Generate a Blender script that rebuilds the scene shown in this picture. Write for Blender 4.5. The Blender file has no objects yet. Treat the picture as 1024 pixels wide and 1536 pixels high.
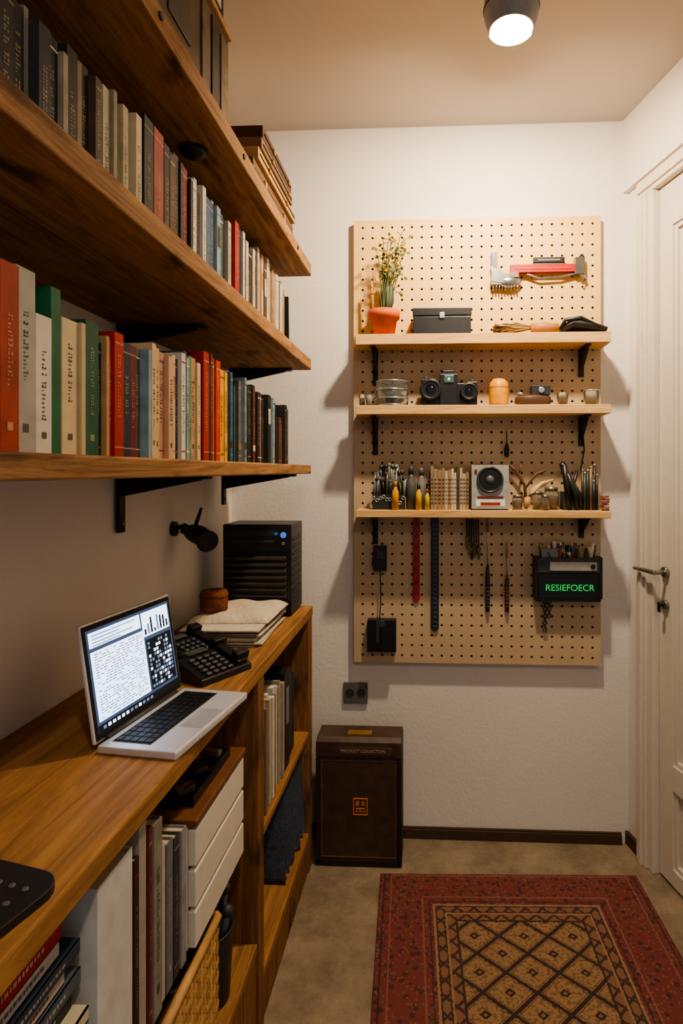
import bpy, math, random
from mathutils import Matrix, Vector, Euler
R = random.Random(7)
PI = math.pi

# ---------------------------------------------------------------- materials
def lin(c):
    o = []
    for v in c[:3]:
        v = v / 255.0
        o.append(v / 12.92 if v <= 0.04045 else ((v + 0.055) / 1.055) ** 2.4)
    return o
def new_mat(name):
    m = bpy.data.materials.new(name)
    m.use_nodes = True
    nt = m.node_tree
    return m, nt, nt.nodes["Principled BSDF"]
_cache = {}
def M(c, rough=0.6, metal=0.0, emit=0.0, var=0.12, scale=40.0, bump=0.0):
    key = (tuple(c), rough, metal, emit, var, scale, bump)
    if key in _cache: return _cache[key]
    m, nt, b = new_mat("mat_%d_%d_%d" % tuple(c[:3]))
    l = lin(c)
    tc = nt.nodes.new("ShaderNodeTexCoord")
    n = nt.nodes.new("ShaderNodeTexNoise"); n.inputs["Scale"].default_value = scale
    n.inputs["Detail"].default_value = 4
    nt.links.new(tc.outputs["Object"], n.inputs["Vector"])
    r = nt.nodes.new("ShaderNodeValToRGB")
    r.color_ramp.elements[0].position = 0.3; r.color_ramp.elements[1].position = 0.7
    r.color_ramp.elements[0].color = [v * (1 - var) for v in l] + [1]
    r.color_ramp.elements[1].color = [min(1, v * (1 + var)) for v in l] + [1]
    nt.links.new(n.outputs["Fac"], r.inputs["Fac"])
    nt.links.new(r.outputs["Color"], b.inputs["Base Color"])
    b.inputs["Roughness"].default_value = rough
    b.inputs["Metallic"].default_value = metal
    if emit > 0:
        b.inputs["Emission Color"].default_value = l + [1]
        b.inputs["Emission Strength"].default_value = emit
    if bump > 0:
        bp = nt.nodes.new("ShaderNodeBump"); bp.inputs["Strength"].default_value = bump
        bp.inputs["Distance"].default_value = 0.01
        nt.links.new(n.outputs["Fac"], bp.inputs["Height"]); nt.links.new(bp.outputs["Normal"], b.inputs["Normal"])
    _cache[key] = m
    return m
def plaster(name, c, bs=0.32, scale=80):
    m, nt, b = new_mat(name)
    l = lin(c)
    tc = nt.nodes.new("ShaderNodeTexCoord")
    n = nt.nodes.new("ShaderNodeTexNoise"); n.inputs["Scale"].default_value = scale; n.inputs["Detail"].default_value = 8
    n2 = nt.nodes.new("ShaderNodeTexNoise"); n2.inputs["Scale"].default_value = 2.5; n2.inputs["Detail"].default_value = 4
    for k in (n, n2): nt.links.new(tc.outputs["Object"], k.inputs["Vector"])
    r = nt.nodes.new("ShaderNodeValToRGB")
    r.color_ramp.elements[0].position = 0.3; r.color_ramp.elements[1].position = 0.7
    r.color_ramp.elements[0].color = [v * 0.93 for v in l] + [1]; r.color_ramp.elements[1].color = l + [1]
    nt.links.new(n2.outputs["Fac"], r.inputs["Fac"]); nt.links.new(r.outputs["Color"], b.inputs["Base Color"])
    bp = nt.nodes.new("ShaderNodeBump"); bp.inputs["Strength"].default_value = bs; bp.inputs["Distance"].default_value = 0.004
    nt.links.new(n.outputs["Fac"], bp.inputs["Height"]); nt.links.new(bp.outputs["Normal"], b.inputs["Normal"])
    b.inputs["Roughness"].default_value = 0.9
    return m
def wood(name, c1, c2, axis='Y', scale=1.0, rough=0.7, knots=True):
    m, nt, b = new_mat(name)
    a, d = lin(c1), lin(c2)
    tc = nt.nodes.new("ShaderNodeTexCoord")
    mp = nt.nodes.new("ShaderNodeMapping")
    sc = {'X': (1.6, 24, 24), 'Y': (24, 1.6, 24), 'Z': (24, 24, 1.6)}[axis]
    mp.inputs["Scale"].default_value = [v * scale for v in sc]
    nt.links.new(tc.outputs["Object"], mp.inputs["Vector"])
    n = nt.nodes.new("ShaderNodeTexNoise"); n.inputs["Scale"].default_value = 1.6; n.inputs["Detail"].default_value = 10
    n.inputs["Roughness"].default_value = 0.75; n.inputs["Distortion"].default_value = 1.2
    nt.links.new(mp.outputs["Vector"], n.inputs["Vector"])
    r = nt.nodes.new("ShaderNodeValToRGB")
    r.color_ramp.elements[0].position = 0.36; r.color_ramp.elements[1].position = 0.62
    r.color_ramp.elements[0].color = d + [1]; r.color_ramp.elements[1].color = a + [1]
    nt.links.new(n.outputs["Fac"], r.inputs["Fac"])
    out = r.outputs["Color"]
    if knots:
        mp2 = nt.nodes.new("ShaderNodeMapping")
        sc2 = {'X': (3.4, 9, 9), 'Y': (9, 3.4, 9), 'Z': (9, 9, 3.4)}[axis]
        mp2.inputs["Scale"].default_value = sc2
        nt.links.new(tc.outputs["Object"], mp2.inputs["Vector"])
        k = nt.nodes.new("ShaderNodeTexNoise"); k.inputs["Scale"].default_value = 1.7; k.inputs["Detail"].default_value = 3
        nt.links.new(mp2.outputs["Vector"], k.inputs["Vector"])
        kr = nt.nodes.new("ShaderNodeValToRGB")
        kr.color_ramp.elements[0].position = 0.57; kr.color_ramp.elements[1].position = 0.71
        kr.color_ramp.elements[0].color = (0, 0, 0, 1); kr.color_ramp.elements[1].color = (0.85, 0.85, 0.85, 1)
        nt.links.new(k.outputs["Fac"], kr.inputs["Fac"])
        mx = nt.nodes.new("ShaderNodeMixRGB"); mx.inputs["Color2"].default_value = [v * 0.3 for v in d] + [1]
        nt.links.new(kr.outputs["Color"], mx.inputs["Fac"]); nt.links.new(out, mx.inputs["Color1"])
        out = mx.outputs["Color"]
    nt.links.new(out, b.inputs["Base Color"])
    bp = nt.nodes.new("ShaderNodeBump"); bp.inputs["Strength"].default_value = 0.35; bp.inputs["Distance"].default_value = 0.003
    nt.links.new(n.outputs["Fac"], bp.inputs["Height"]); nt.links.new(bp.outputs["Normal"], b.inputs["Normal"])
    b.inputs["Roughness"].default_value = rough
    b.inputs["Specular IOR Level"].default_value = 0.3
    return m
def glass(name, c=(235, 238, 235)):
    m, nt, b = new_mat(name)
    b.inputs["Base Color"].default_value = lin(c) + [1]
    b.inputs["Roughness"].default_value = 0.03
    b.inputs["Transmission Weight"].default_value = 0.95
    b.inputs["IOR"].default_value = 1.2
    return m

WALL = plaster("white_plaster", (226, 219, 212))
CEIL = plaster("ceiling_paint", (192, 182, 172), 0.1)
WOOD = wood("oak_shelf", (178, 136, 92), (112, 76, 48))
DESKW = wood("oak_desk", (174, 128, 80), (122, 84, 52), knots=False)
DESKV = wood("oak_panel", (152, 108, 68), (98, 66, 40), 'Z')
PINE = wood("pine_light", (226, 186, 130), (192, 150, 98), 'X', knots=False)
BLK = M((22, 21, 21), 0.45)
BLKM = M((26, 25, 25), 0.4, 0.3)
SILV = M((190, 190, 192), 0.3, 0.8)
CHROME = M((200, 200, 205), 0.15, 1.0)
DGREY = M((58, 58, 60), 0.5)
GREY = M((120, 120, 120), 0.5)
WHITE = M((225, 222, 214), 0.55)
RED = M((178, 28, 24), 0.45)
GLASS = glass("clear_glass")

# ---------------------------------------------------------------- mesh builder
class MB:
    def __init__(s):
        s.v = []; s.f = []; s.m = []; s.sm = []; s.mats = []
    def mi(s, mat):
        if mat not in s.mats: s.mats.append(mat)
        return s.mats.index(mat)
    def raw(s, vs, fs, mat, smooth=False, mtx=None):
        o = len(s.v); i = s.mi(mat)
        for p in vs:
            p = Vector(p)
            if mtx is not None: p = mtx @ p
            s.v.append(p)
        for f in fs:
            s.f.append([o + k for k in f]); s.m.append(i); s.sm.append(smooth)
    def mt(s, c, rot):
        m = Matrix.Translation(Vector(c))
        if rot: m = m @ Euler(rot).to_matrix().to_4x4()
        return m
    def box(s, c, d, mat, rot=None, taper=1.0):
        x, y, z = d[0] / 2, d[1] / 2, d[2] / 2; t = taper
        vs = [(-x, -y, -z), (x, -y, -z), (x, y, -z), (-x, y, -z), (-x * t, -y * t, z), (x * t, -y * t, z), (x * t, y * t, z), (-x * t, y * t, z)]
        s.raw(vs, [(3, 2, 1, 0), (4, 5, 6, 7), (0, 1, 5, 4), (1, 2, 6, 5), (2, 3, 7, 6), (3, 0, 4, 7)], mat, False, s.mt(c, rot))
    def bb(s, x0, x1, y0, y1, z0, z1, mat):
        s.box(((x0 + x1) / 2, (y0 + y1) / 2, (z0 + z1) / 2), (x1 - x0, y1 - y0, z1 - z0), mat)
    def lathe(s, c, prof, mat, rot=None, seg=24, sx=1, sy=1):
        vs = []; fs = []
        for r, z in prof:
            for k in range(seg):
                a = 2 * PI * k / seg
                vs.append((r * math.cos(a) * sx, r * math.sin(a) * sy, z))
        n = len(prof)
        for i in range(n - 1):
            for k in range(seg):
                k2 = (k + 1) % seg
                fs.append((i * seg + k, i * seg + k2, (i + 1) * seg + k2, (i + 1) * seg + k))
        s.raw(vs, fs, mat, True, s.mt(c, rot))
        caps = []
        if prof[0][0] > 1e-5: caps.append(tuple(reversed(range(seg))))
        if prof[-1][0] > 1e-5: caps.append(tuple(range((n - 1) * seg, n * seg)))
        if caps:
            o = len(s.v) - len(vs); i = s.mi(mat)
            for f in caps: s.f.append([o + k for k in f]); s.m.append(i); s.sm.append(False)
    def cyl(s, c, r, h, mat, rot=None, r2=None, seg=20):
        s.lathe(c, [(r, -h / 2), (r if r2 is None else r2, h / 2)], mat, rot, seg)
    def ball(s, c, r, mat, rot=None, seg=16, rings=9):
        if not isinstance(r, (tuple, list)): r = (r, r, r)
        prof = [(math.sin(PI * i / rings), -math.cos(PI * i / rings)) for i in range(rings + 1)]
        vs = []; fs = []
        for p, z in prof:
            for k in range(seg):
                a = 2 * PI * k / seg
                vs.append((p * math.cos(a) * r[0], p * math.sin(a) * r[1], z * r[2]))
        for i in range(rings):
            for k in range(seg):
                k2 = (k + 1) % seg
                fs.append((i * seg + k, i * seg + k2, (i + 1) * seg + k2, (i + 1) * seg + k))
        s.raw(vs, fs, mat, True, s.mt(c, rot))
    def torus(s, c, R_, r, mat, rot=None, seg=24, ss=8):
        vs = []; fs = []
        for i in range(seg):
            a = 2 * PI * i / seg
            for j in range(ss):
                b = 2 * PI * j / ss
                vs.append(((R_ + r * math.cos(b)) * math.cos(a), (R_ + r * math.cos(b)) * math.sin(a), r * math.sin(b)))
        for i in range(seg):
            for j in range(ss):
                i2 = (i + 1) % seg; j2 = (j + 1) % ss
                fs.append((i * ss + j, i2 * ss + j, i2 * ss + j2, i * ss + j2))
        s.raw(vs, fs, mat, True, s.mt(c, rot))
    def tube(s, pts, r, mat, seg=8):
        pts = [Vector(p) for p in pts]; n = len(pts)
        rr = r if isinstance(r, (list, tuple)) else [r] * n
        vs = []; fs = []
        for i, p in enumerate(pts):
            t = (pts[min(i + 1, n - 1)] - pts[max(i - 1, 0)]).normalized()
            up = Vector((0, 0, 1)) if abs(t.z) < 0.9 else Vector((1, 0, 0))
            a = t.cross(up).normalized(); b = t.cross(a).normalized()
            for k in range(seg):
                th = 2 * PI * k / seg
                vs.append(p + a * math.cos(th) * rr[i] + b * math.sin(th) * rr[i])
        for i in range(n - 1):
            for k in range(seg):
                k2 = (k + 1) % seg
                fs.append((i * seg + k, (i + 1) * seg + k, (i + 1) * seg + k2, i * seg + k2))
        fs.append(tuple(range(seg))); fs.append(tuple(reversed(range((n - 1) * seg, n * seg))))
        s.raw(vs, fs, mat, True)
    def prism(s, poly, d, mat, plane='xz', c=(0, 0, 0), rot=None):
        n = len(poly); vs = []
        for sgn in (-0.5, 0.5):
            for a, b in poly:
                vs.append({'xz': (a, sgn * d, b), 'yz': (sgn * d, a, b), 'xy': (a, b, sgn * d)}[plane])
        fs = [tuple(range(n)), tuple(reversed(range(n, 2 * n)))]
        for i in range(n):
            j = (i + 1) % n; fs.append((i, i + n, j + n, j))
        s.raw(vs, fs, mat, False, s.mt(c, rot))
    def quad(s, pts, mat):
        s.raw(pts, [(0, 1, 2, 3)], mat)
    def done(s, name, bevel=0.0, seg=2, parent=None, mtx=None, recenter=True):
        c = Vector((0, 0, 0))
        if recenter and mtx is None:
            mn = [min(p[i] for p in s.v) for i in range(3)]; mx = [max(p[i] for p in s.v) for i in range(3)]
            c = Vector(((mn[0] + mx[0]) / 2, (mn[1] + mx[1]) / 2, mn[2]))
        me = bpy.data.meshes.new(name)
        me.from_pydata([p - c for p in s.v], [], s.f)
        for m in s.mats: me.materials.append(m)
        me.polygons.foreach_set("material_index", s.m)
        me.polygons.foreach_set("use_smooth", s.sm)
        me.update()
        import bmesh
        bm = bmesh.new(); bm.from_mesh(me); bmesh.ops.recalc_face_normals(bm, faces=bm.faces); bm.to_mesh(me); bm.free()
        o = bpy.data.objects.new(name, me)
        bpy.context.scene.collection.objects.link(o)
        if mtx is not None: o.matrix_world = mtx
        else: o.location = c
        if bevel > 0:
            b = o.modifiers.new("bevel", 'BEVEL'); b.width = bevel; b.segments = seg
            b.limit_method = 'ANGLE'; b.angle_limit = math.radians(50)
        if parent:
            o.parent = parent; o.matrix_parent_inverse = parent.matrix_basis.inverted()
        return o
def text_mesh(name, body, size, mat, loc, rot, parent, extrude=0.0008):
    cu = bpy.data.curves.new(name, 'FONT'); cu.body = body; cu.size = size; cu.extrude = extrude
    cu.align_x = 'CENTER'; cu.align_y = 'CENTER'
    t = bpy.data.objects.new(name + "_tmp", cu); bpy.context.scene.collection.objects.link(t)
    bpy.context.view_layer.update()
    me = bpy.data.meshes.new_from_object(t)
    bpy.data.objects.remove(t)
    me.materials.clear(); me.materials.append(mat)
    o = bpy.data.objects.new(name, me); bpy.context.scene.collection.objects.link(o)
    o.location = loc; o.rotation_euler = rot
    o.parent = parent; o.matrix_parent_inverse = parent.matrix_basis.inverted()
    return o

# ---------------------------------------------------------------- room
XL = -0.709; YB = 2.113; ZC = 2.5; YR = -0.9
b = MB(); b.bb(XL - 0.1, XL, YR, YB + 0.1, 0, ZC, WALL); b.done("wall_left", recenter=False)
b = MB(); b.bb(XL, 0.95, YB, YB + 0.1, 0, ZC, WALL); b.done("wall_back", recenter=False)
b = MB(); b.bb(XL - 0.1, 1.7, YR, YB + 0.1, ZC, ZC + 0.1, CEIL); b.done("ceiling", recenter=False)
m, nt, bs = new_mat("concrete_floor")
tc = nt.nodes.new("ShaderNodeTexCoord")
n1 = nt.nodes.new("ShaderNodeTexNoise"); n1.inputs["Scale"].default_value = 7; n1.inputs["Detail"].default_value = 12; n1.inputs["Roughness"].default_value = 0.8
n2 = nt.nodes.new("ShaderNodeTexNoise"); n2.inputs["Scale"].default_value = 120; n2.inputs["Detail"].default_value = 4
for n in (n1, n2): nt.links.new(tc.outputs["Object"], n.inputs["Vector"])
r = nt.nodes.new("ShaderNodeValToRGB"); r.color_ramp.elements[0].position = 0.32; r.color_ramp.elements[1].position = 0.68
r.color_ramp.elements[0].color = lin((104, 90, 74)) + [1]; r.color_ramp.elements[1].color = lin((164, 146, 122)) + [1]
nt.links.new(n1.outputs["Fac"], r.inputs["Fac"]); nt.links.new(r.outputs["Color"], bs.inputs["Base Color"])
bp = nt.nodes.new("ShaderNodeBump"); bp.inputs["Strength"].default_value = 0.3; bp.inputs["Distance"].default_value = 0.003
nt.links.new(n2.outputs["Fac"], bp.inputs["Height"]); nt.links.new(bp.outputs["Normal"], bs.inputs["Normal"]); bs.inputs["Roughness"].default_value = 0.6
b = MB(); b.bb(XL - 0.1, 1.7, YR, YB + 0.1, -0.1, 0, m); b.done("floor", recenter=False)
BASE = M((74, 54, 38), 0.6)
b = MB(); b.bb(XL, 0.66, YB - 0.012, YB, 0, 0.034, BASE); b.bb(XL, 0.66, YB - 0.008, YB, 0.034, 0.04, BASE); b.done("baseboard_back", 0.002)

ANG = math.atan2(-0.9748, 0.2233)
MR = Matrix.Translation((0.665, YB, 0)) @ Matrix.Rotation(ANG, 4, 'Z')
DOORP = M((212, 203, 190), 0.45, var=0.03)
b = MB()
b.bb(-0.02, 3.1, 0.0, 0.14, 2.25, ZC, WALL)
b.bb(-0.02, 0.075, 0.02, 0.14, 0, 2.25, WALL)
b.bb(1.07, 3.1, 0.02, 0.14, 0, 2.25, WALL)
b.done("wall_right", mtx=MR)
b = MB(); b.bb(0.0, 0.07, 0.008, 0.02, 0, 0.045, BASE); b.bb(1.08, 3.05, 0.008, 0.02, 0, 0.045, BASE); b.done("baseboard_right", 0.002, mtx=MR)
b = MB()
for (s0, s1) in ((0.07, 0.165), (0.975, 1.07)):
    b.bb(s0, s1, 0.008, 0.06, 0, 2.19, DOORP)
    b.bb(s0 + 0.015, s1 - 0.03, 0.0, 0.01, 0, 2.19, DOORP)
    b.bb(s0 + 0.03, s1 - 0.045, -0.006, 0.002, 0, 2.19, DOORP)
b.bb(0.07, 1.07, 0.008, 0.06, 2.19, 2.249, DOORP)
b.bb(0.085, 1.055, 0.0, 0.01, 2.205, 2.235, DOORP)
b.done("trim_1", 0.003, mtx=MR)
b = MB()
b.bb(0.167, 0.973, 0.045, 0.085, 0.008, 2.188, DOORP)
for (s0, s1, z0, z1) in ((0.167, 0.235, 0.008, 2.188), (0.905, 0.973, 0.008, 2.188), (0.235, 0.905, 2.05, 2.188), (0.235, 0.905, 0.008, 0.06), (0.235, 0.905, 0.30, 0.38)):
    b.bb(s0, s1, 0.03, 0.046, z0, z1, DOORP)
for (z0, z1) in ((0.38, 2.05), (0.06, 0.30)):
    b.bb(0.235, 0.25, 0.036, 0.046, z0, z1, DOORP); b.bb(0.89, 0.905, 0.036, 0.046, z0, z1, DOORP)
    b.bb(0.25, 0.89, 0.036, 0.046, z1 - 0.015, z1, DOORP); b.bb(0.25, 0.89, 0.036, 0.046, z0, z0 + 0.015, DOORP)
    b.bb(0.29, 0.85, 0.038, 0.046, z0 + 0.05, z1 - 0.05, DOORP)
HM = M((150, 145, 138), 0.3, 0.85)
HZ = 0.972
b.cyl((0.205, 0.024, HZ), 0.017, 0.012, HM, (PI / 2, 0, 0))
b.cyl((0.205, 0.005, HZ), 0.007, 0.04, HM, (PI / 2, 0, 0))
b.tube([(0.212, -0.015, HZ), (0.18, -0.018, HZ + .001), (0.10, -0.018, HZ - .001)], [0.0075, 0.0075, 0.006], HM, 10)
b.cyl((0.205, 0.024, 0.870), 0.015, 0.012, HM, (PI / 2, 0, 0))
b.cyl((0.205, 0.012, 0.870), 0.005, 0.02, BLK, (PI / 2, 0, 0))
b.box((0.205, 0.003, 0.863), (0.014, 0.004, 0.03), BLK)
b.done("door_1", 0.0015, mtx=MR)

# ---------------------------------------------------------------- ceiling lamp and added fill lamp
LX, LY = 0.2, 1.495
LAMPG = M((160, 164, 170), 0.45, 0.3)
def lamp(x, y):
    b = MB()
    b.cyl((x, y, 2.4925), 0.05, 0.015, LAMPG)
    b.lathe((x, y, 0), [(0.052, 2.487), (0.067, 2.475), (0.067, 2.415), (0.058, 2.385), (0.056, 2.378), (0.052, 2.378), (0.052, 2.388), (0.0, 2.392)], LAMPG, seg=40)
    b.torus((x, y, 2.43), 0.0675, 0.002, BLKM, seg=40)
    b.cyl((x, y, 2.382), 0.0515, 0.004, M((255, 244, 225), 0.5, emit=30, var=0), seg=40)
    b.done("ceiling_spotlight", 0.001)
def area(name, loc, rot, power, size, col, shape='DISK', spread=180):
    l = bpy.data.lights.new(name, 'AREA'); l.energy = power; l.size = size; l.shape = shape; l.color = col
    l.spread = math.radians(spread)
    o = bpy.data.objects.new(name, l); o.location = loc; o.rotation_euler = rot
    bpy.context.scene.collection.objects.link(o); return o
lamp(LX, LY); area("added_fill_light", (LX, LY, 2.370), (0.62, 0, 0), 38, 0.10, (1.0, 0.81, 0.57))
fill_x, fill_y = 0.25, -0.35
lamp(fill_x, fill_y); area("added_fill_light", (fill_x, fill_y, 2.370), (0, 0, 0), 13, 0.12, (1.0, 0.84, 0.64))  # unseen fixture and light, added as fill from behind the camera

# ---------------------------------------------------------------- left wall shelves
def wall_shelf(z0, z1, brackets):
    b = MB()
    b.bb(XL + 0.001, -0.39, -0.6, 1.955, z0, z1, WOOD)
    o = b.done("wall_shelf", 0.003)
    c = MB()
    for (y, leg, arm, xo) in brackets:
        x0 = XL + 0.002 + xo
        c.bb(x0, x0 + 0.008, y - 0.013, y + 0.013, z0 - leg, z0 - 0.001, BLKM)
        c.bb(x0, x0 + arm, y - 0.013, y + 0.013, z0 - 0.009, z0 - 0.001, BLKM)
        c.prism([(x0, z0 - 0.004), (x0 + arm * 0.95, z0 - 0.004), (x0 + arm * 0.9, z0 - 0.012), (x0, z0 - 0.05)], 0.01, BLKM, 'xz', (0, y, 0))
        c.cyl((x0 + 0.009, y, z0 - leg + 0.02), 0.004, 0.004, GREY, (0, PI / 2, 0))
    c.done("brackets", 0.0008, parent=o)
    return o
wall_shelf(1.28, 1.308, [(0.3, .13, .26, 0), (1.325, 0.13, 0.21, .004), (1.915, 0.10, 0.24, 0.035)])
wall_shelf(1.62, 1.655, [(0.3, .09, .26, 0), (1.333, 0.09, 0.20, 0), (1.915, 0.05, 0.20, 0.06)])
o = wall_shelf(1.928, 1.966, [(0.3, .08, .26, 0)])
c = MB()
for y in (0.62, 0.85, 1.24, 1.75): c.cyl((-0.389, y, 1.948), 0.006, 0.004, BLK, (0, PI / 2, 0))
c.lathe((-0.47, 1.17, 1.927), [(0.0, -0.014), (0.02, -0.012), (0.03, 0.0)], BLK)
c.done("bolt_caps", parent=o)

# ---------------------------------------------------------------- books
def dash(b, x, y0, y1, z0, z1, mat):
    b.quad([(x, y0, z0), (x, y1, z0), (x, y1, z1), (x, y0, z1)], mat)
def mixl(a, c, t): return tuple(int(a[i] * (1 - t) + c[i] * t) for i in range(3))
def book(b, x, y, t, z, h, col, dep=0.15, style=None):
    lum = sum(col) / 3
    mt = M(col, 0.65, var=0.22 if lum < 150 else .1, scale=28)
    inkc = mixl(col, (40, 36, 34), .7) if lum > 125 else mixl(col, (214, 196, 150), .55)
    ink = M(inkc, 0.6)
    y0, y1 = y + 0.0004, y + t - 0.0004
    c = 0.0018
    pg = M((206, 190, 158), 0.8)
    b.bb(x - c, x, y0, y1, z, z + h, mt)
    b.bb(x - dep, x - c, y0, y0 + c, z, z + h, mt)
    b.bb(x - dep, x - c, y1 - c, y1, z, z + h, mt)
    b.bb(x - dep + 0.004, x - c, y0 + c, y1 - c, z + 0.003, z + h - 0.004, pg)
    xs = x + 0.0005
    st = style if style is not None else R.choice([0, 1, 1, 2, 3, 4])
    if st == 9: return
    yc = (y0 + y1) / 2; w = (y1 - y0)
    if st in (1, 2, 3):
        bc = ink if R.random() < .6 else M(R.choice([(190, 160, 90), (150, 40, 30), (220, 214, 200), (40, 60, 90)]), 0.5)
        for zz in ((h * .91, h * .922), (h * .08, h * .092)):
            dash(b, xs, y0, y1, z + zz[0], z + zz[1], bc)
    if st == 3: dash(b, xs, y0, y1, z + h * .16, z + h * .24, M(R.choice([(150, 110, 60), (90, 30, 28), (60, 60, 64), (196, 186, 160)]), .6))
    if st == 2:
        lb = M(R.choice([(206, 196, 172), (170, 134, 74), (60, 30, 25), (195, 183, 164)]), 0.6)
        dash(b, xs, y0 + w * .12, y1 - w * .12, z + h * .58, z + h * .8, lb); xs += 0.0003
        ink2 = M((60, 50, 44), 0.6)
    else: ink2 = ink
    zz = z + h * (0.60 if st == 2 else R.uniform(.25, .4)); top = z + h * (0.78 if st == 2 else R.uniform(.7, .86))
    tw = min(0.008, w * 0.36)
    while zz < top:
        l = R.uniform(0.002, 0.0045)
        if R.random() > 0.15:
            k = R.random()
            dash(b, xs, yc - tw / 2, yc - tw / 2 + tw * R.uniform(.3, .9), zz, zz + l * .45, ink2)
            if k > .35: dash(b, xs, yc + tw * .25, yc + tw / 2, zz, zz + l * .9, ink2)
            if k > .6: dash(b, xs, yc - tw / 2, yc - tw * .2, zz + l * .3, zz + l * .9, ink2)
        zz += l + 0.0014
    if st in (0, 4) and w > 0.012:
        dash(b, xs, yc - w * .15, yc + w * .15, z + h * .12, z + h * .165, ink)
RD = (156, 36, 30); RO = (180, 72, 46); GW = (160, 156, 148); CR = (198, 178, 142); GN = (24, 80, 62); DK = (34, 32, 32)
NV = (34, 40, 60); BU = (96, 30, 36); WH = (200, 194, 182); BL = (50, 84, 112); LB = (124, 148, 158); OR = (196, 100, 34); YE = (206, 150, 50)
PK = (176, 132, 112); BR = (78, 50, 36); TN = (164, 132, 94); TE = (38, 82, 86); GY = (88, 88, 90); CH = (48, 48, 50)
def row(z, y, items, x=-0.46, dep=0.15, yend=1.94, tail=((DK, .19), (BR, .17), (CR, .18))):
    b = MB()
    k = 0
    while True:
        if k < len(items): it = items[k]
        else:
            c_, h_ = tail[(k - len(items)) % len(tail)]; it = (.028, h_ + R.uniform(-.01, .01), c_)
        if y + it[0] > yend: break
        book(b, x + R.uniform(-0.010, 0.006), y, it[0], z + 0.0008, it[1] + R.uniform(-.008, .006), it[2], dep, it[3] if len(it) > 3 else None)
        y += it[0] + 0.0006; k += 1
    return b, y
low = [(.04, .2, RO), (.035, .2, RD), (.04, .21, GW), (.04, .19, CR), (.045, .2, RD), (.038, .2, DK),
       (.034, .205, RO, 0), (.03, .206, (150, 56, 40), 0), (.034, .21, GW, 0), (.03, .168, (206, 198, 184), 4), (.020, .204, (20, 96, 64), 9), (.034, .18, CR, 0), (.010, .176, (180, 164, 130), 9), (.032, .19, GN, 0),
       (.013, .17, DK), (.008, .175, TN, 9), (.012, .178, RD, 1), (.026, .18, (160, 36, 34), 1), (.026, .178, NV, 1), (.022, .176, BU, 1), (.02, .175, GY),
       (.012, .182, LB, 9), (.014, .185, (196, 170, 132), 4), (.02, .188, CR, 1), (.014, .19, (190, 162, 122), 4), (.02, .185, PK), (.022, .19, (186, 150, 122)), (.012, .19, CR), (.012, .192, DK, 1), (.018, .195, WH), (.016, .2, BL, 1), (.014, .2, LB), (.014, .2, (90, 120, 80)), (.022, .205, TN), (.016, .2, CR), (.012, .19, BR, 9),
       (.03, .222, RD, 1), (.010, .21, DK, 9), (.014, .226, BU, 1), (.024, .226, OR, 1), (.026, .222, (186, 60, 34), 1), (.030, .21, YE, 1), (.018, .2, (206, 160, 60), 4), (.016, .205, BL), (.018, .2, (196, 180, 134), 4), (.014, .2, LB), (.012, .19, TE, 9), (.02, .2, GY), (.02, .205, WH), (.016, .205, (110, 130, 136)), (.016, .2, DK),
       (.030, .195, DK, 1), (.02, .2, BR, 3), (.03, .2, DK, 2), (.024, .19, (50, 40, 36), 1), (.014, .18, TN), (.03, .195, BR, 1), (.03, .19, DK, 1),
       (.03, .19, DK, 2), (.02, .185, GY), (.022, .2, LB, 1), (.03, .19, DK, 1), (.026, .19, DK), (.03, .15, BR, 1), (.03, .12, (90, 60, 40))]
b, ye = row(1.308, 0.347, low); b.done("books")
mid = [(.04, .17, DK), (.04, .175, CH), (.04, .172, DK), (.04, .17, DK), (.04, .175, CH), (.02, .17, DK),
       (.028, .17, (50, 50, 52), 0), (.018, .172, (36, 36, 38), 0), (.008, .168, (120, 120, 122), 9), (.024, .168, (40, 40, 42), 1), (.022, .17, (34, 33, 33), 0), (.008, .172, (130, 124, 112), 9), (.022, .17, (44, 48, 54), 0), (.026, .172, (30, 30, 33), 3), (.010, .165, (140, 130, 116), 9), (.024, .178, (34, 34, 38), 0), (.010, .18, (130, 104, 80), 9), (.02, .18, (38, 36, 38), 0), (.014, .18, (76, 58, 48)), (.016, .176, (60, 60, 64), 9),
       (.018, .185, (176, 164, 138), 4), (.010, .182, (130, 120, 98), 9), (.020, .19, (186, 178, 148), 1), (.016, .188, (160, 150, 122), 4), (.014, .188, (140, 130, 106), 0), (.018, .192, (186, 172, 144), 0), (.012, .18, (110, 100, 84), 9),
       (.032, .205, (30, 30, 32), 1), (.008, .2, CR, 9), (.036, .205, (140, 62, 54), 1), (.022, .2, DK, 1), (.020, .205, BR, 1), (.022, .205, (60, 50, 46), 3), (.014, .2, (34, 32, 34)), (.022, .208, (126, 40, 36), 1), (.012, .195, DK, 9),
       (.02, .2, WH), (.014, .21, (150, 166, 172), 4), (.018, .205, CR), (.012, .195, BR), (.018, .215, WH, 0), (.026, .205, BL, 1), (.02, .2, (40, 74, 106), 1), (.012, .21, (170, 168, 160)),
       (.022, .215, LB, 2), (.03, .21, TE, 1), (.012, .2, DK, 9), (.02, .205, (176, 168, 148), 1), (.016, .215, (160, 148, 130)), (.030, .225, RD, 1), (.034, .225, NV, 1), (.016, .215, WH), (.014, .2, BR), (.02, .21, (190, 178, 156)),
       (.036, .21, DK, 1), (.018, .21, (190, 172, 134), 4), (.02, .225, WH, 2), (.014, .215, GY), (.02, .23, (190, 178, 156), 4), (.026, .225, OR, 1), (.018, .23, CR), (.024, .22, (80, 60, 50)), (.02, .235, WH, 1), (.014, .22, DK, 9), (.026, .235, (186, 160, 122), 4), (.024, .23, TN), (.02, .22, WH)]
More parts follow.
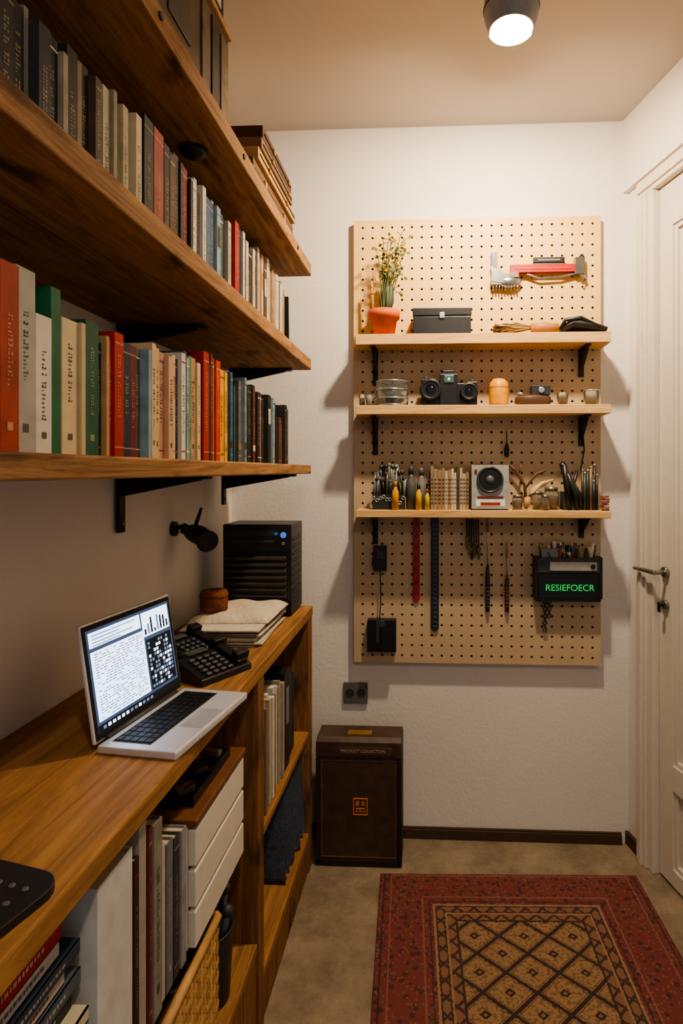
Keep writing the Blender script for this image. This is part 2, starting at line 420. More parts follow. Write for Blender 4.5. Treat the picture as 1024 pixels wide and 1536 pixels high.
b, ye = row(1.655, 0.345, mid, yend=1.915, tail=((CR, .23), (DK, .21), (WH, .225), (TN, .22)))
b.box((-0.53, 1.937, 1.6565 + 0.100), (0.14, 0.010, 0.198), M(DK, 0.4), (math.radians(3), 0, 0))
b.done("books")

# things on the top shelf
OLDW = wood("old_wood", (140, 98, 60), (78, 50, 30), 'Y', 2.0)
b = MB()
b.bb(-0.66, -0.425, 0.90, 1.235, 1.967, 2.20, OLDW)
b.bb(-0.425, -0.42, 0.905, 1.23, 1.972, 2.195, M((84, 64, 44), 0.6, scale=15, var=.4))
b.bb(-0.42, -0.417, 0.94, 1.03, 2.03, 2.16, M((60, 50, 40), 0.5))
b.cyl((-0.416, 1.0, 2.12), 0.018, 0.004, M((216, 206, 186), 0.5), (0, PI / 2, 0))
b.torus((-0.414, 1.0, 2.12), 0.011, 0.002, BLK, (0, PI / 2, 0))
for z in (1.972, 2.185): b.bb(-0.424, -0.414, 0.90, 1.235, z, z + 0.012, M((180, 142, 92), 0.6))
for k, y in enumerate((1.08, 1.13, 1.18)): b.bb(-0.42, -0.416, y, y + 0.04, 2.0, 2.165, M(((96, 80, 62), (50, 40, 34), (112, 92, 68))[k], 0.6, scale=30, var=.4))
b.done("wooden_crate", 0.003)
b = MB()
b.bb(-0.65, -0.43, 0.95, 1.23, 2.2008, 2.395, M((42, 40, 40), 0.5))
b.bb(-0.43, -0.426, 0.965, 1.215, 2.215, 2.385, BLK); b.bb(-0.426, -0.424, 0.98, 1.20, 2.228, 2.372, M((196, 192, 184), 0.5)); b.bb(-0.4245, -0.423, 1.01, 1.17, 2.25, 2.35, M((90, 88, 82), 0.5))
b.ball((-0.4235, 1.09, 2.305), (.001, .035, .03), M((160, 156, 150), .5)); b.bb(-.4235, -.4225, 1.05, 1.13, 2.255, 2.275, M((60, 58, 56), .5))
b.done("archive_box", 0.003)
b = MB()
z = 1.967
for k, (h, c_) in enumerate(zip((0.045, 0.05, 0.03, 0.028, 0.035), ((172, 130, 82), (110, 78, 50), (190, 150, 100), (126, 92, 60), (74, 44, 32)))):
    dx = R.uniform(-.01, .01); y0 = 1.44 + 0.01 * k; y1 = 1.885 - .012 * k - (.05 if k > 2 else 0)
    b.bb(-0.66 + dx, -0.425 + dx, y0, y1, z, z + h - 0.001, M(c_, 0.6, scale=12, var=.25))
    b.bb(-0.43 + dx, -0.422 + dx, y0 + 0.01, y1 - .01, z + h * .42, z + h * .52, M((50, 32, 22), 0.5))
    for yy in (y0 + .09, 1.74): b.bb(-0.43 + dx, -0.419 + dx, yy, yy + .016, z + h * .3, z + h * .65, M((170, 140, 80), 0.3, .8))
    z += h
b.done("stacked_boxes", 0.003)

# ---------------------------------------------------------------- desk unit
XF = -0.385; ZD = 0.847
b = MB()
b.bb(XL + 0.002, XF, -0.5, 1.955, ZD - 0.032, ZD, DESKW)
b.bb(XL + 0.002, XF - 0.002, 1.905, 1.953, 0, ZD - 0.032, DESKV)
b.bb(XL + 0.002, XF - 0.002, 1.338, 1.384, 0, ZD - 0.032, DESKV)
b.bb(XL + 0.002, XF - 0.002, 0.30, 0.335, 0, ZD - 0.032, DESKV)
b.bb(XL + 0.002, XF - 0.002, -0.5, -0.46, 0, ZD - 0.032, DESKV)
b.bb(XL + 0.002, XL + 0.012, -0.46, 1.905, 0, ZD - 0.032, DESKV)
b.bb(XL + 0.012, XF - 0.004, 1.384, 1.905, 0.435, 0.455, DESKW)
b.bb(XL + 0.012, XF - 0.002, 1.384, 1.905, 0.10, 0.13, DESKW)
b.bb(XF - 0.02, XF - 0.006, 1.384, 1.905, 0.0, 0.10, DESKV)
b.bb(XL + 0.012, XF - 0.004, 0.335, 1.338, 0.20, 0.222, DESKW)
b.bb(XF - 0.02, XF - 0.006, 0.335, 1.338, 0.0, 0.20, DESKV)
b.bb(XL + 0.012, -0.43, 0.335, 1.338, 0.477, 0.492, DESKV)
b.done("desk_with_shelves", 0.003)

b = MB(); y = 1.40
for k in range(19):
    t = R.choice([.008, .011, .014, .016]); h = 0.275 - R.uniform(0, .025)
    if y + t > 1.635: break
    b.bb(-0.66, -0.40 + R.uniform(-.012, .004), y, y + t - .001, 0.4558, 0.4558 + h, M(R.choice([(196, 184, 160), (176, 160, 134), (206, 198, 182), (160, 148, 130), (120, 104, 84)]), 0.7)); y += t
b.done("vinyl_records", 0.001)
b = MB()
b.bb(-0.66, -0.402, 1.64, 1.70, 0.4558, 0.73, M((34, 33, 34), 0.5)); b.bb(-0.66, -0.41, 1.702, 1.76, 0.4558, 0.70, M((46, 46, 50), 0.5)); b.bb(-.402, -.4, 1.655, 1.685, .58, .68, GREY)
b.bb(-0.66, -0.412, 1.762, 1.80, 0.4558, 0.68, M((30, 28, 28), 0.5))
b.done("ring_binders", 0.002)
b = MB(); NX, NZ = 90, 16; vs = []; fs = []
for side, off in ((0, 0.0), (1, -0.10)):
    for i in range(NX + 1):
        for j in range(NZ + 1):
            u = i / NX; v = j / NZ
            y_ = 1.66 + 0.22 * u + .03 * (1 - v) * (u - .5); z_ = 0.433 - v * (0.302 - (.03 * abs(math.sin(u * 9)) if j == NZ else 0))
            x_ = -0.412 + (0.013 * math.sin(u * 44 + v * 2.5) + .004 * math.sin(u * 90 + v * 6)) * (0.3 + v) + off
            vs.append((x_, y_, z_))
n0 = (NX + 1) * (NZ + 1)
for sd in (0, 1):
    for i in range(NX):
        for j in range(NZ):
            a = sd * n0 + i * (NZ + 1) + j
            fs.append((a, a + 1, a + NZ + 2, a + NZ + 1))
for i in range(NX):
    for j in (0, NZ):
        a = i * (NZ + 1) + j; fs.append((a, a + NZ + 1, a + NZ + 1 + n0, a + n0))
for j in range(NZ):
    for i in (0, NX):
        a = i * (NZ + 1) + j; fs.append((a, a + 1, a + 1 + n0, a + n0))
b.raw(vs, fs, M((62, 70, 84), 0.9, scale=120, var=.4), True)
b.done("folded_curtain")

b = MB()
DW = M((214, 206, 190), 0.5, var=.03)
b.bb(-0.66, -0.402, 0.975, 1.235, 0.4925, 0.700, DW)
for k in range(3):
    z0 = 0.497 + k * 0.068
    b.bb(-0.402, -0.388, 0.977, 1.233, z0, z0 + 0.060, DW)
    b.bb(-0.404, -0.3995, 0.98, 1.23, z0 + 0.06, z0 + 0.068, DGREY)
b.bb(-0.665, -0.385, 0.972, 1.238, 0.7003, 0.712, M((112, 72, 42), 0.5))
b.done("drawer_cabinet", 0.002)
b = MB()
b.bb(-0.62, -0.405, 1.01, 1.20, 0.7123, 0.718, BLK)
for (x0, x1, y0, y1) in ((-0.62, -.614, 1.01, 1.20), (-.411, -.405, 1.01, 1.20), (-.62, -.405, 1.01, 1.016), (-.62, -.405, 1.194, 1.20)): b.bb(x0, x1, y0, y1, 0.718, 0.728, BLK)
for k in range(70):
    b.box((R.uniform(-.60, -.42), R.uniform(1.025, 1.185), R.uniform(.722, .738)), (R.uniform(.008, .035), R.uniform(.008, .035), 0.010), M(R.choice([(50, 48, 46), (110, 98, 84), (64, 54, 46), (150, 138, 124), (110, 82, 60)]), 0.35), (R.uniform(-.2, .2), R.uniform(-.2, .2), R.uniform(0, 3)))
b.done("parts_tray", 0.001)
b = MB()
for (y0, y1, h, c_, s_) in ((.70, .785, .295, (200, 198, 194), 9), (.79, .804, .27, (60, 34, 28), 1), (.807, .828, .305, (160, 154, 142), 9), (.832, .841, .29, (110, 34, 28), 1), (.845, .872, .285, (134, 128, 116), 0), (.876, .890, .235, (180, 174, 162), 9), (.893, .915, .228, (110, 112, 118), 0), (.918, .938, .222, (64, 60, 58), 1), (.941, .960, .22, (140, 140, 142), 9)):
    book(b, -0.395 + R.uniform(-.006, 0), y0, y1 - y0, 0.4925, h, c_, 0.22, s_)
b.done("ring_binders")
b = MB(); z = 0.4925
for k, (h, c_) in enumerate(((.03, DK), (.028, WH), (.03, (30, 60, 52)), (.022, (196, 188, 172)), (.028, (36, 36, 40)), (.02, (40, 62, 56)), (.018, (196, 184, 160)), (.022, (34, 36, 40)), (.018, (84, 92, 104)), (.02, (176, 168, 150)), (.016, (50, 60, 76)), (.02, (180, 176, 170)), (.024, (150, 30, 30)))):
    x1 = -0.395 - R.uniform(0, .025); ye_ = .69 - R.uniform(0, .045)
    mt = M(c_, 0.55, var=.05)
    b.bb(x1 - .18, x1, .46, ye_, z, z + .002, mt); b.bb(x1 - .18, x1, .46, ye_, z + h - .003, z + h - .001, mt)
    b.bb(x1 - .002, x1, .46, ye_, z, z + h - .001, mt); b.bb(x1 - .178, x1 - .002, .463, ye_ - .003, z + .002, z + h - .003, M((206, 190, 158), 0.8))
    ink = M(mixl(c_, (40, 36, 34), .6), 0.6) if sum(c_) > 380 else M(mixl(c_, (230, 220, 200), .6), 0.5)
    yy = .53
    while yy < ye_ - .03:
        l = R.uniform(.002, .006)
        b.quad([(x1 + .0005, yy, z + h * .38), (x1 + .0005, yy + l, z + h * .38), (x1 + .0005, yy + l, z + h * .6), (x1 + .0005, yy, z + h * .6)], ink); yy += l + .002
    z += h
b.done("book_stack")
b = MB()
RT = [M((196, 152, 98), 0.6), M((178, 134, 82), 0.6), M((208, 168, 112), 0.6)]
bx0, bx1, by0, by1, bz0, bz1 = -0.66, -0.395, 0.845, 1.10, 0.2222, 0.468
DKB = M((66, 42, 22), 0.8)
b.bb(bx0 + .004, bx1 - .004, by0 + .004, by1 - .004, bz0, bz1 - .02, DKB)
n = 17
for i in range(n):
    for j in range(n):
        dy = (by1 - by0) / n; dz = (bz1 - bz0 - .02) / n; dx = (bx1 - bx0) / n
        yc = by0 + dy * (i + .5); zc = bz0 + .004 + dz * (j + .5); xc = bx0 + dx * (i + .5)
        if (i + j) % 2:
            b.box((bx1 - .001, yc, zc), (.006, dy * 1.1, dz * .72), RT[j % 3]); b.box((xc, by0 + .001, zc), (dx * 1.1, .006, dz * .72), RT[j % 3])
        else:
            b.box((bx1 - .001, yc, zc), (.006, dy * .6, dz * 1.2), RT[i % 3]); b.box((xc, by0 + .001, zc), (dx * .6, .006, dz * 1.2), RT[i % 3])
for (p, q) in (((bx0, by0), (bx1, by0)), ((bx1, by0), (bx1, by1)), ((bx1, by1), (bx0, by1)), ((bx0, by1), (bx0, by0))):
    b.tube([(p[0], p[1], bz1 - .008), (q[0], q[1], bz1 - .008)], .008, RT[0])
b.done("wicker_basket")
b = MB()
b.lathe((-0.455, 1.195, 0.2222), [(.0, 0), (.048, 0), (.056, .14), (.058, .145), (.052, .145), (.045, .02), (0, .02)], M((44, 44, 48), 0.4), seg=28)
for k in range(7):
    a = k * .9
    b.tube([(-0.455 + .02 * math.cos(a), 1.195 + .02 * math.sin(a), .25), (-0.455 + .045 * math.cos(a), 1.195 + .045 * math.sin(a), .40 + .02 * (k % 3))], [.006, .008], M(R.choice([(30, 30, 32), (90, 90, 96), (60, 60, 66)]), 0.35))
    b.ball((-0.455 + .045 * math.cos(a), 1.195 + .045 * math.sin(a), .40 + .02 * (k % 3)), .012, DGREY)
b.done("waste_bin")

# ---------------------------------------------------------------- laptop
LM = Matrix.Translation((-0.504, 1.0395, ZD + 0.0002)) @ Matrix.Rotation(math.radians(82.8), 4, 'Z')
root = bpy.data.objects.new("laptop", None); bpy.context.scene.collection.objects.link(root); root.matrix_world = LM
W, Dp = 0.256, 0.135
def lp(bd, name, bev=0.0, extra=None):
    o = bd.done(name, bev, mtx=(LM @ extra) if extra is not None else LM); o.parent = root; o.matrix_parent_inverse = LM.inverted(); return o
ALU = M((212, 212, 214), 0.38, 0.4, var=.03)
b = MB(); b.bb(-W / 2, W / 2, -Dp, 0, 0.0, 0.013, ALU); lp(b, "base", 0.003)
b = MB()
b.bb(-W * .43, W * .43, -Dp * .60, -Dp * .10, 0.0131, 0.0136, M((60, 60, 62), 0.4))
for r_ in range(5):
    for k in range(13):
        x0 = -W * .42 + k * (W * .84 / 13); y0 = -Dp * .59 + r_ * (Dp * .48 / 5)
        if r_ == 0 and 4 <= k <= 8: continue
        b.bb(x0 + .0012, x0 + W * .84 / 13 - .0012, y0 + .001, y0 + Dp * .48 / 5 - .001, 0.0135, 0.0152, BLK)
b.bb(-W * .42 + 4 * (W * .84 / 13), -W * .42 + 9 * (W * .84 / 13) - .001, -Dp * .59 + .001, -Dp * .59 + Dp * .48 / 5 - .001, .0135, .0152, BLK)
b.bb(-.04, .04, -Dp * .96, -Dp * .66, .0131, .0134, M((190, 190, 192), 0.3, .4))
lp(b, "keyboard", 0.0)
b = MB(); b.cyl((0, 0.002, 0.012), 0.006, W * .8, DGREY, (0, PI / 2, 0)); lp(b, "hinge")
SH = 0.188
SX = Matrix.Translation((0, 0.003, 0.012)) @ Matrix.Rotation(math.radians(-9), 4, 'X')
b = MB(); b.bb(-W / 2, W / 2, 0, 0.006, 0, SH, ALU); lp(b, "lid", 0.003, SX)
b = MB(); b.bb(-W / 2 + .004, W / 2 - .004, -.0008, .0005, .004, SH - .004, BLK)
def E(c, e): return M(c, 0.5, emit=e, var=0)
sx0, sx1, sz0, sz1 = -W / 2 + .011, W / 2 - .011, .014, SH - .012
b.bb(sx0, sx1, -.0012, -.0006, sz0, sz1, E((64, 80, 110), 1.0))
def sq(u0, u1, v0, v1, mat, lay=1):
    X0 = sx0 + (sx1 - sx0) * u0; X1 = sx0 + (sx1 - sx0) * u1; Z0 = sz0 + (sz1 - sz0) * v0; Z1 = sz0 + (sz1 - sz0) * v1
    yy = -.0012 - .0003 * lay
    b.quad([(X0, yy, Z0), (X1, yy, Z0), (X1, yy, Z1), (X0, yy, Z1)], mat)
WS = E((200, 222, 252), 3.2); DS = E((24, 30, 44), .3); MS = E((110, 135, 170), .9); TX = E((60, 76, 110), .5)
sq(0.02, 0.62, 0.1, 0.78, WS); sq(0.02, .60, .82, .97, WS); sq(.64, .98, .1, .66, DS); sq(.62, .98, .7, .97, WS); sq(0, 1, 0, .07, DS)
vv = .745
while vv > .12:
    uu = .05
    while uu < .58:
        l = R.uniform(.015, .05)
        if R.random() > .25: sq(uu, min(uu + l, .6), vv, vv + .009, TX, 2)
        uu += l + .01
    vv -= .026
for v_ in (.93, .895, .86, .83): sq(.05, R.uniform(.3, .58), v_, v_ + .011, MS, 2)
for i in range(9):
    for j in range(11):
        if R.random() > .3: sq(.655 + i * .035, .68 + i * .035, .12 + j * .048, .15 + j * .048, R.choice([WS, MS, MS]), 2)
for i in range(8): sq(.64 + i * .042, .665 + i * .042, .72, .72 + R.uniform(.03, .2), R.choice([DS, MS]), 2)
for i in range(12): sq(.05 + i * .05, .08 + i * .05, .02, .05, R.choice([WS, MS]), 2)
lp(b, "screen", 0.0, SX)

# ---------------------------------------------------------------- things on desk
z = ZD + .0003
b = MB()
TW = M((26, 25, 26), 0.35)
b.bb(-0.63, -0.42, 1.80, 1.95, z + .006, z + .279, TW)
for (x, y) in ((-.61, 1.82), (-.44, 1.82), (-.61, 1.93), (-.44, 1.93)): b.cyl((x, y, z + .004), .01, .008, BLK)
b.bb(-0.628, -0.422, 1.793, 1.80, z + .20, z + .275, M((34, 34, 36), 0.3))
for k in range(9):
    b.box((-0.53, 1.797, z + .022 + k * .0195), (.19, .012, .009), M((66, 62, 58), 0.35), (math.radians(25), 0, 0))
b.bb(-.60, -.47, 1.7915, 1.794, z + .225, z + .232, DGREY); b.bb(-.60, -.47, 1.7915, 1.794, z + .245, z + .262, M((50, 54, 60), .3))
b.cyl((-.443, 1.792, z + .248), .009, .005, M((60, 110, 190), 0.3, emit=1.2), (PI / 2, 0, 0)); b.cyl((-.465, 1.792, z + .252), .005, .005, M((50, 90, 150), 0.3, emit=.6), (PI / 2, 0, 0)); b.cyl((-.443, 1.792, z + .222), .005, .005, GREY, (PI / 2, 0, 0))
for k in range(6):
    for j in range(10): b.box((-0.4195, 1.825 + k * .02, z + .035 + j * .022), (.002, .014, .012), M((52, 50, 48), .35), (math.radians(20), 0, 0))
b.done("computer_tower", 0.003)
b = MB(); zz = z
for k in range(12):
    t = R.uniform(.0025, .0045)
    b.box((-0.535 + R.uniform(-.008, .008), 1.62 + R.uniform(-.010, .010), zz + t / 2), (.20, .27, t - .0006), M(R.choice([(204, 194, 176), (180, 168, 146), (110, 100, 90), (196, 188, 172)]), 0.8), (0, 0, R.uniform(-.05, .05))); zz += t
b.done("paper_stack")
b = MB()
vs = []; fs = []; N = 30
for i in range(N + 1):
    for j in range(N + 1):
        u = i / N * 2 - 1; v = j / N * 2 - 1
        e = max(abs(u), abs(v)); h = .020 * (1 - e ** 8) + .0025 * math.sin(u * 7 + v * 4) + .0015 * math.sin(u * 3 - v * 13)
        vs.append((-.53 + u * .105, 1.66 + v * .115 + .008 * u, zz + .001 + max(0.0008, h)))
n0 = len(vs)
for i in range(N + 1):
    for j in range(N + 1):
        p = vs[i * (N + 1) + j]; vs.append((p[0], p[1], zz + .0002))
for q in (0, n0):
    for i in range(N):
        for j in range(N):
            a = q + i * (N + 1) + j; fs.append((a, a + 1, a + N + 2, a + N + 1))
for i in range(N):
    for (a, c_) in ((i, i + 1), (N * (N + 1) + i, N * (N + 1) + i + 1), (i * (N + 1), (i + 1) * (N + 1)), (i * (N + 1) + N, (i + 1) * (N + 1) + N)): fs.append((a, c_, c_ + n0, a + n0))
b.raw(vs, fs, M((206, 192, 168), 0.95, scale=150, var=.15, bump=.4), True)
b.done("folded_towel")
b = MB()
JW = wood("turned_wood", (150, 88, 46), (84, 46, 24), 'X', 2)
b.lathe((-.585, 1.60, zz + .0195), [(0, 0), (.028, 0), (.036, .006), (.037, .050), (.033, .058), (.020, .060), (.016, .054), (0, .053)], JW, seg=24)
b.torus((-.585, 1.60, zz + .0195 + .044), .037, .002, M((80, 44, 22), .5))
b.done("wooden_jar")
b = MB()
pts = [(-.655 + .028 * math.cos(k * .9) * (1 + .2 * math.sin(k)), 1.445 + .026 * math.sin(k * .9), z + .006 + k * .0009) for k in range(50)]
b.tube(pts, .0048, M((36, 30, 28), 0.6), 6)
b.tube([(-.655, 1.42, z + .006), (-.66, 1.35, z + .005), (-.69, 1.30, z + .03), (-.703, 1.27, z + .1)], .003, BLK, 6)
b.done("coiled_cable")
def phone(name, cx, cy, ang, w, d):
    b = MB(); mt = M((34, 33, 36), 0.3)
    X = Matrix.Translation((cx, cy, z)) @ Matrix.Rotation(ang, 4, 'Z')
    b.prism([(-d / 2, 0), (d / 2, 0), (d / 2, .035), (d * .3, .042), (-d / 2, .014)], w, mt, 'yz')
    sl = math.atan2(.028, d * .8)
    for i in range(4):
        for j in range(5):
            yy = -d * .42 + j * d * .13; b.box((-w * .32 + i * w * .14, yy, .0165 + (yy + d / 2) * .035 / d + .002), (w * .1, d * .085, .005), M((72, 72, 78), 0.35), (sl, 0, 0))
    b.box((w * .34, -.004, .034), (w * .2, d * .86, .014), mt, (sl, 0, 0))
    b.box((w * .34, -d * .36, .034), (w * .26, d * .2, .026), BLK, (sl, 0, 0)); b.box((w * .34, d * .34, .052), (w * .26, d * .2, .026), BLK, (sl, 0, 0))
    b.box((-w * .1, d * .36, .046), (w * .4, d * .2, .006), M((70, 78, 74), 0.2), (sl * .3, 0, 0))
    b.done(name, 0.003, mtx=X)
phone("desk_telephone", -0.475, 1.285, math.radians(62), .14, .10)
phone("desk_telephone", -0.56, 1.395, math.radians(68), .12, .11)
b = MB()
pts = []
w, d, rr = .20, .18, .03
for (cx, cy, a0) in ((w / 2 - rr, d / 2 - rr, 0), (-w / 2 + rr, d / 2 - rr, 90), (-w / 2 + rr, -d / 2 + rr, 180), (w / 2 - rr, -d / 2 + rr, 270)):
    for k in range(7):
        a = math.radians(a0 + k * 15); pts.append((cx + rr * math.cos(a), cy + rr * math.sin(a)))
b.prism(pts, .010, M((34, 34, 36), 0.4), 'xy', (0, 0, .005))
for i in range(7):
    for j in range(5): b.cyl((.075 - .018 * i, .06 - .022 * j, .0105), .0035, .002, M((90, 90, 92), 0.4), seg=10)
b.done("drawing_tablet", 0.002, mtx=Matrix.Translation((-0.505, 0.560, z)) @ Matrix.Rotation(math.radians(-14), 4, 'Z'))

b = MB()
b.cyl((-0.704, 1.62, 1.13), .02, .012, BLK, (0, PI / 2, 0))
b.tube([(-.70, 1.62, 1.13), (-.675, 1.62, 1.14), (-.65, 1.62, 1.128)], .006, BLK)
b.ball((-.632, 1.612, 1.114), (.044, .032, .026), M((26, 26, 27), 0.35), (0, math.radians(22), 0))
b.lathe((-.608, 1.595, 1.104), [(0, 0), (.022, 0), (.030, .02), (.026, .022), (0, .014)], BLK, (math.radians(100), 0, math.radians(40)))
b.tube([(-.645, 1.615, 1.132), (-.635, 1.615, 1.16), (-.626, 1.615, 1.188)], [.006, .0055, .004], BLK)
b.tube([(-.665, 1.615, 1.125), (-.68, 1.615, 1.13)], .012, BLK)
b.done("clip_lamp")

# ---------------------------------------------------------------- suitcase, outlet
b = MB()
LE = M((74, 54, 42), 0.5, scale=25, var=.25, bump=.15); LD = M((42, 30, 24), 0.5); ST = M((130, 100, 64), 0.5)
x0, x1, y0, y1 = -0.373, -0.092, 1.945, 2.055
b.bb(x0 + .004, x1 - .004, y0 + .002, y1, 0.012, 0.352, LE)
b.bb(x0, x1, y0 - .002, y1 + .002, 0.356, 0.405, LE)
b.bb(x0 + .006, x1 - .006, y0 + .004, y1 - .002, 0.352, 0.356, LD)
b.prism([(y0 - .002, .405), (y1 + .002, .405), (y1 - .012, .418), (y0 + .012, .418)], x1 - x0 - .004, LE, 'yz', ((x0 + x1) / 2, 0, 0))
for (xa, xb_) in ((x0, x0 + .014), (x1 - .014, x1)): b.bb(xa, xb_, y0 - .003, y1 + .003, 0.006, .35, LD)
b.bb(x0, x1, y0 - .003, y1 + .003, 0.004, 0.022, LD)
for (xa, xb_, za, zb) in ((x0 + .018, x0 + .0195, .03, .345), (x1 - .0195, x1 - .018, .03, .345), (x0 + .018, x1 - .018, .03, .0315), (x0 + .018, x1 - .018, .3435, .345)): b.bb(xa, xb_, y0 + .0005, y0 + .0021, za, zb, ST)
for x in (x0 + .02, x1 - .02):
    for y in (y0 + .02, y1 - .02): b.cyl((x, y, .004), .009, .008, BLK)
b.bb(x0 + .075, x1 - .03, y0 - .004, y0 - .002, .366, .390, M((84, 66, 52), 0.5))
cx = (x0 + x1) / 2
b.bb(cx - .04, cx + .04, y0 + .02, y0 + .05, .418, .424, M((170, 130, 70), 0.35, .5))
OG = M((206, 120, 44), 0.5)
zc = .195; cx += .005
for (xa, xb_, za, zb) in ((-.024, .024, .024, .028), (-.024, .024, -.028, -.024), (-.024, -.020, -.024, .024), (.020, .024, -.024, .024), (-.015, -.004, 0.002, .018), (.003, .015, .004, .008), (.003, .015, .012, .016), (-.015, .015, -.008, -.004), (-.015, -.008, -.019, -.012), (-.003, .003, -.019, -.010), (.008, .015, -.019, -.012)):
    b.bb(cx + xa, cx + xb_, y0 - .0005, y0 + .0021, zc + za, zc + zb, OG)
o = b.done("suitcase", 0.002)
text_mesh("label_text", "PRODUCT COLLECTION", .013, M((170, 150, 120), 0.5), (cx + .01, y0 - .0045, .378), (PI / 2, 0, 0), o, .0005)
b = MB()
b.bb(-.305, -.220, YB - .010, YB, .470, .542, M((98, 96, 92), 0.45))
for x in (-.283, -.243):
    b.lathe((x, YB - .0102, .506), [(.016, 0), (.0155, .001), (.013, .0005), (.012, -.004), (0, -.004)], M((60, 58, 56), 0.5), (PI / 2, 0, 0))
    for s_ in (-.005, .005): b.cyl((x + s_, YB - .0102, .506), .0022, .004, BLK, (PI / 2, 0, 0), seg=10)
b.done("wall_outlet", 0.002)

# ---------------------------------------------------------------- pegboard
PX0, PX1, PZ0, PZ1, YF = -0.266, 0.582, 0.623, 2.162, 2.083
ZS = 1.722
b = MB()
def peg(x0, x1, z0, z1, nx, nz, mat):
    dx = (x1 - x0) / nx; dz = (z1 - z0) / nz; r_ = .0046
    for i in range(nx):
        for j in range(nz):
            cx = x0 + dx * (i + .5); cz = z0 + dz * (j + .5)
            oc = [(cx + r_ * math.cos(math.radians(22.5 + 45 * k)), cz + r_ * math.sin(math.radians(22.5 + 45 * k))) for k in range(8)]
            cr = [(cx + dx / 2, cz + dz / 2), (cx - dx / 2, cz + dz / 2), (cx - dx / 2, cz - dz / 2), (cx + dx / 2, cz - dz / 2)]
            vs = [(p[0], YF, p[1]) for p in oc] + [(p[0], YF, p[1]) for p in cr] + [(p[0], YF + .006, p[1]) for p in oc]
            fs = [(0, 1, 8), (1, 2, 9, 8), (2, 3, 9), (3, 4, 10, 9), (4, 5, 10), (5, 6, 11, 10), (6, 7, 11), (7, 0, 8, 11)]
            fs = [tuple(f) for f in fs]
            for k in range(8): fs.append((k, 12 + k, 12 + (k + 1) % 8, (k + 1) % 8))
            b.raw(vs, fs, mat)
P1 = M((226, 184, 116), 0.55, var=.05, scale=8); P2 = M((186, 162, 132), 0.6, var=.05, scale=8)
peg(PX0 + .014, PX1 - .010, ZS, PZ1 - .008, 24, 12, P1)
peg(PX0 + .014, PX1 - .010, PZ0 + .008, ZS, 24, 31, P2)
GAP_SHADE = M((40, 30, 22), 0.9)  # dark sheet behind the holes; its colour stands in for the shadowed wall gap
b.bb(PX0 + .006, PX1 - .006, YF + .0065, YB, PZ0 + .004, PZ1 - .004, GAP_SHADE)
for (xa, xb_, za, zb, mt) in ((PX0, PX0 + .014, ZS, PZ1, P1), (PX1 - .010, PX1, ZS, PZ1, P1), (PX0 + .014, PX1 - .01, PZ1 - .008, PZ1, P1), (PX0, PX0 + .014, PZ0, ZS, P2), (PX1 - .010, PX1, PZ0, ZS, P2), (PX0 + .014, PX1 - .01, PZ0, PZ0 + .008, P2)):
    b.bb(xa, xb_, YF - .0005, YB, za, zb, mt)
b.done("pegboard")
SY0 = 1.965
def pshelf(z0, z1, legs):
    b = MB(); b.bb(-.246, .583, SY0, YF - .001, z0, z1, PINE); o = b.done("pegboard_shelf", 0.002)
    c = MB()
    for (x, leg) in legs:
        c.bb(x - .009, x + .009, YF - .007, YF - .001, z0 - leg, z0 - .0005, BLKM)
        c.bb(x - .009, x + .009, YF - .10, YF - .001, z0 - .006, z0 - .0005, BLKM)
        c.prism([(YF - .004, z0 - .004), (YF - .095, z0 - .004), (YF - .08, z0 - .02), (YF - .004, z0 - leg * .8)], .010, BLKM, 'yz', (x, 0, 0))
    c.done("brackets", .0006, parent=o)
Z1, Z2, Z3 = 1.739, 1.505, 1.160
pshelf(1.705, Z1, ((-.19, .12), (.515, .095)))
pshelf(1.475, Z2, ((-.19, .13), (.515, .10)))
pshelf(1.136, Z3, ((-.19, .10), (.515, .075)))
e = .0003
TERRA = M((200, 92, 42), 0.7)
b = MB(); px, py = -.155, 2.02; z = Z1 + e
b.lathe((px, py, z), [(0, 0), (.034, 0), (.044, .06), (.052, .062), (.054, .088), (.047, .088), (.046, .075), (0, .075)], TERRA, seg=28)
b.cyl((px, py, z + .074), .045, .006, M((50, 34, 22), 0.9))
SG = M((80, 84, 42), 0.7); LG = [M((104, 112, 46), 0.6), M((70, 88, 38), 0.6), M((150, 130, 50), 0.6)]
for k in range(11):
    a = R.uniform(0, 6.28); sp = R.uniform(.015, .06); h = R.uniform(.15, .275)
    p = [Vector((px + .01 * math.cos(a), py - .012 + .008 * math.sin(a), z + .075))]
    for q in range(1, 7):
        t = q / 6
        p.append(Vector((px + (.01 + sp * t ** 1.4) * math.cos(a) + R.uniform(-.005, .005) + .015 * t, py - .012 + max(-.03, min(.02, (.01 + sp * t) * math.sin(a) * .5)), z + .075 + h * t)))
    b.tube(p, [.0026 - .0002 * i for i in range(7)], SG, 5)
    for q in range(3, 7):
        for w_ in range(2):
            d_ = Vector((R.uniform(-1, 1), R.uniform(-.5, .3), R.uniform(-.3, .9))).normalized(); l = R.uniform(.012, .03)
            s_ = p[q]; e_ = s_ + d_ * l
            b.tube([s_, e_], [.0013, .0009], SG, 4)
            sd = d_.cross(Vector((0, 1, .2))).normalized() * l * .22
            b.raw([e_ - d_ * .003, e_ + d_ * l * .3 + sd, e_ + d_ * l * .6, e_ + d_ * l * .3 - sd], [(0, 1, 2, 3)], R.choice(LG))
            if q > 3 and R.random() < .4: b.ball(e_, R.uniform(.003, .0055), M((196, 144, 50), 0.6), seg=6, rings=4)
CG = M((60, 72, 56), 0.5)
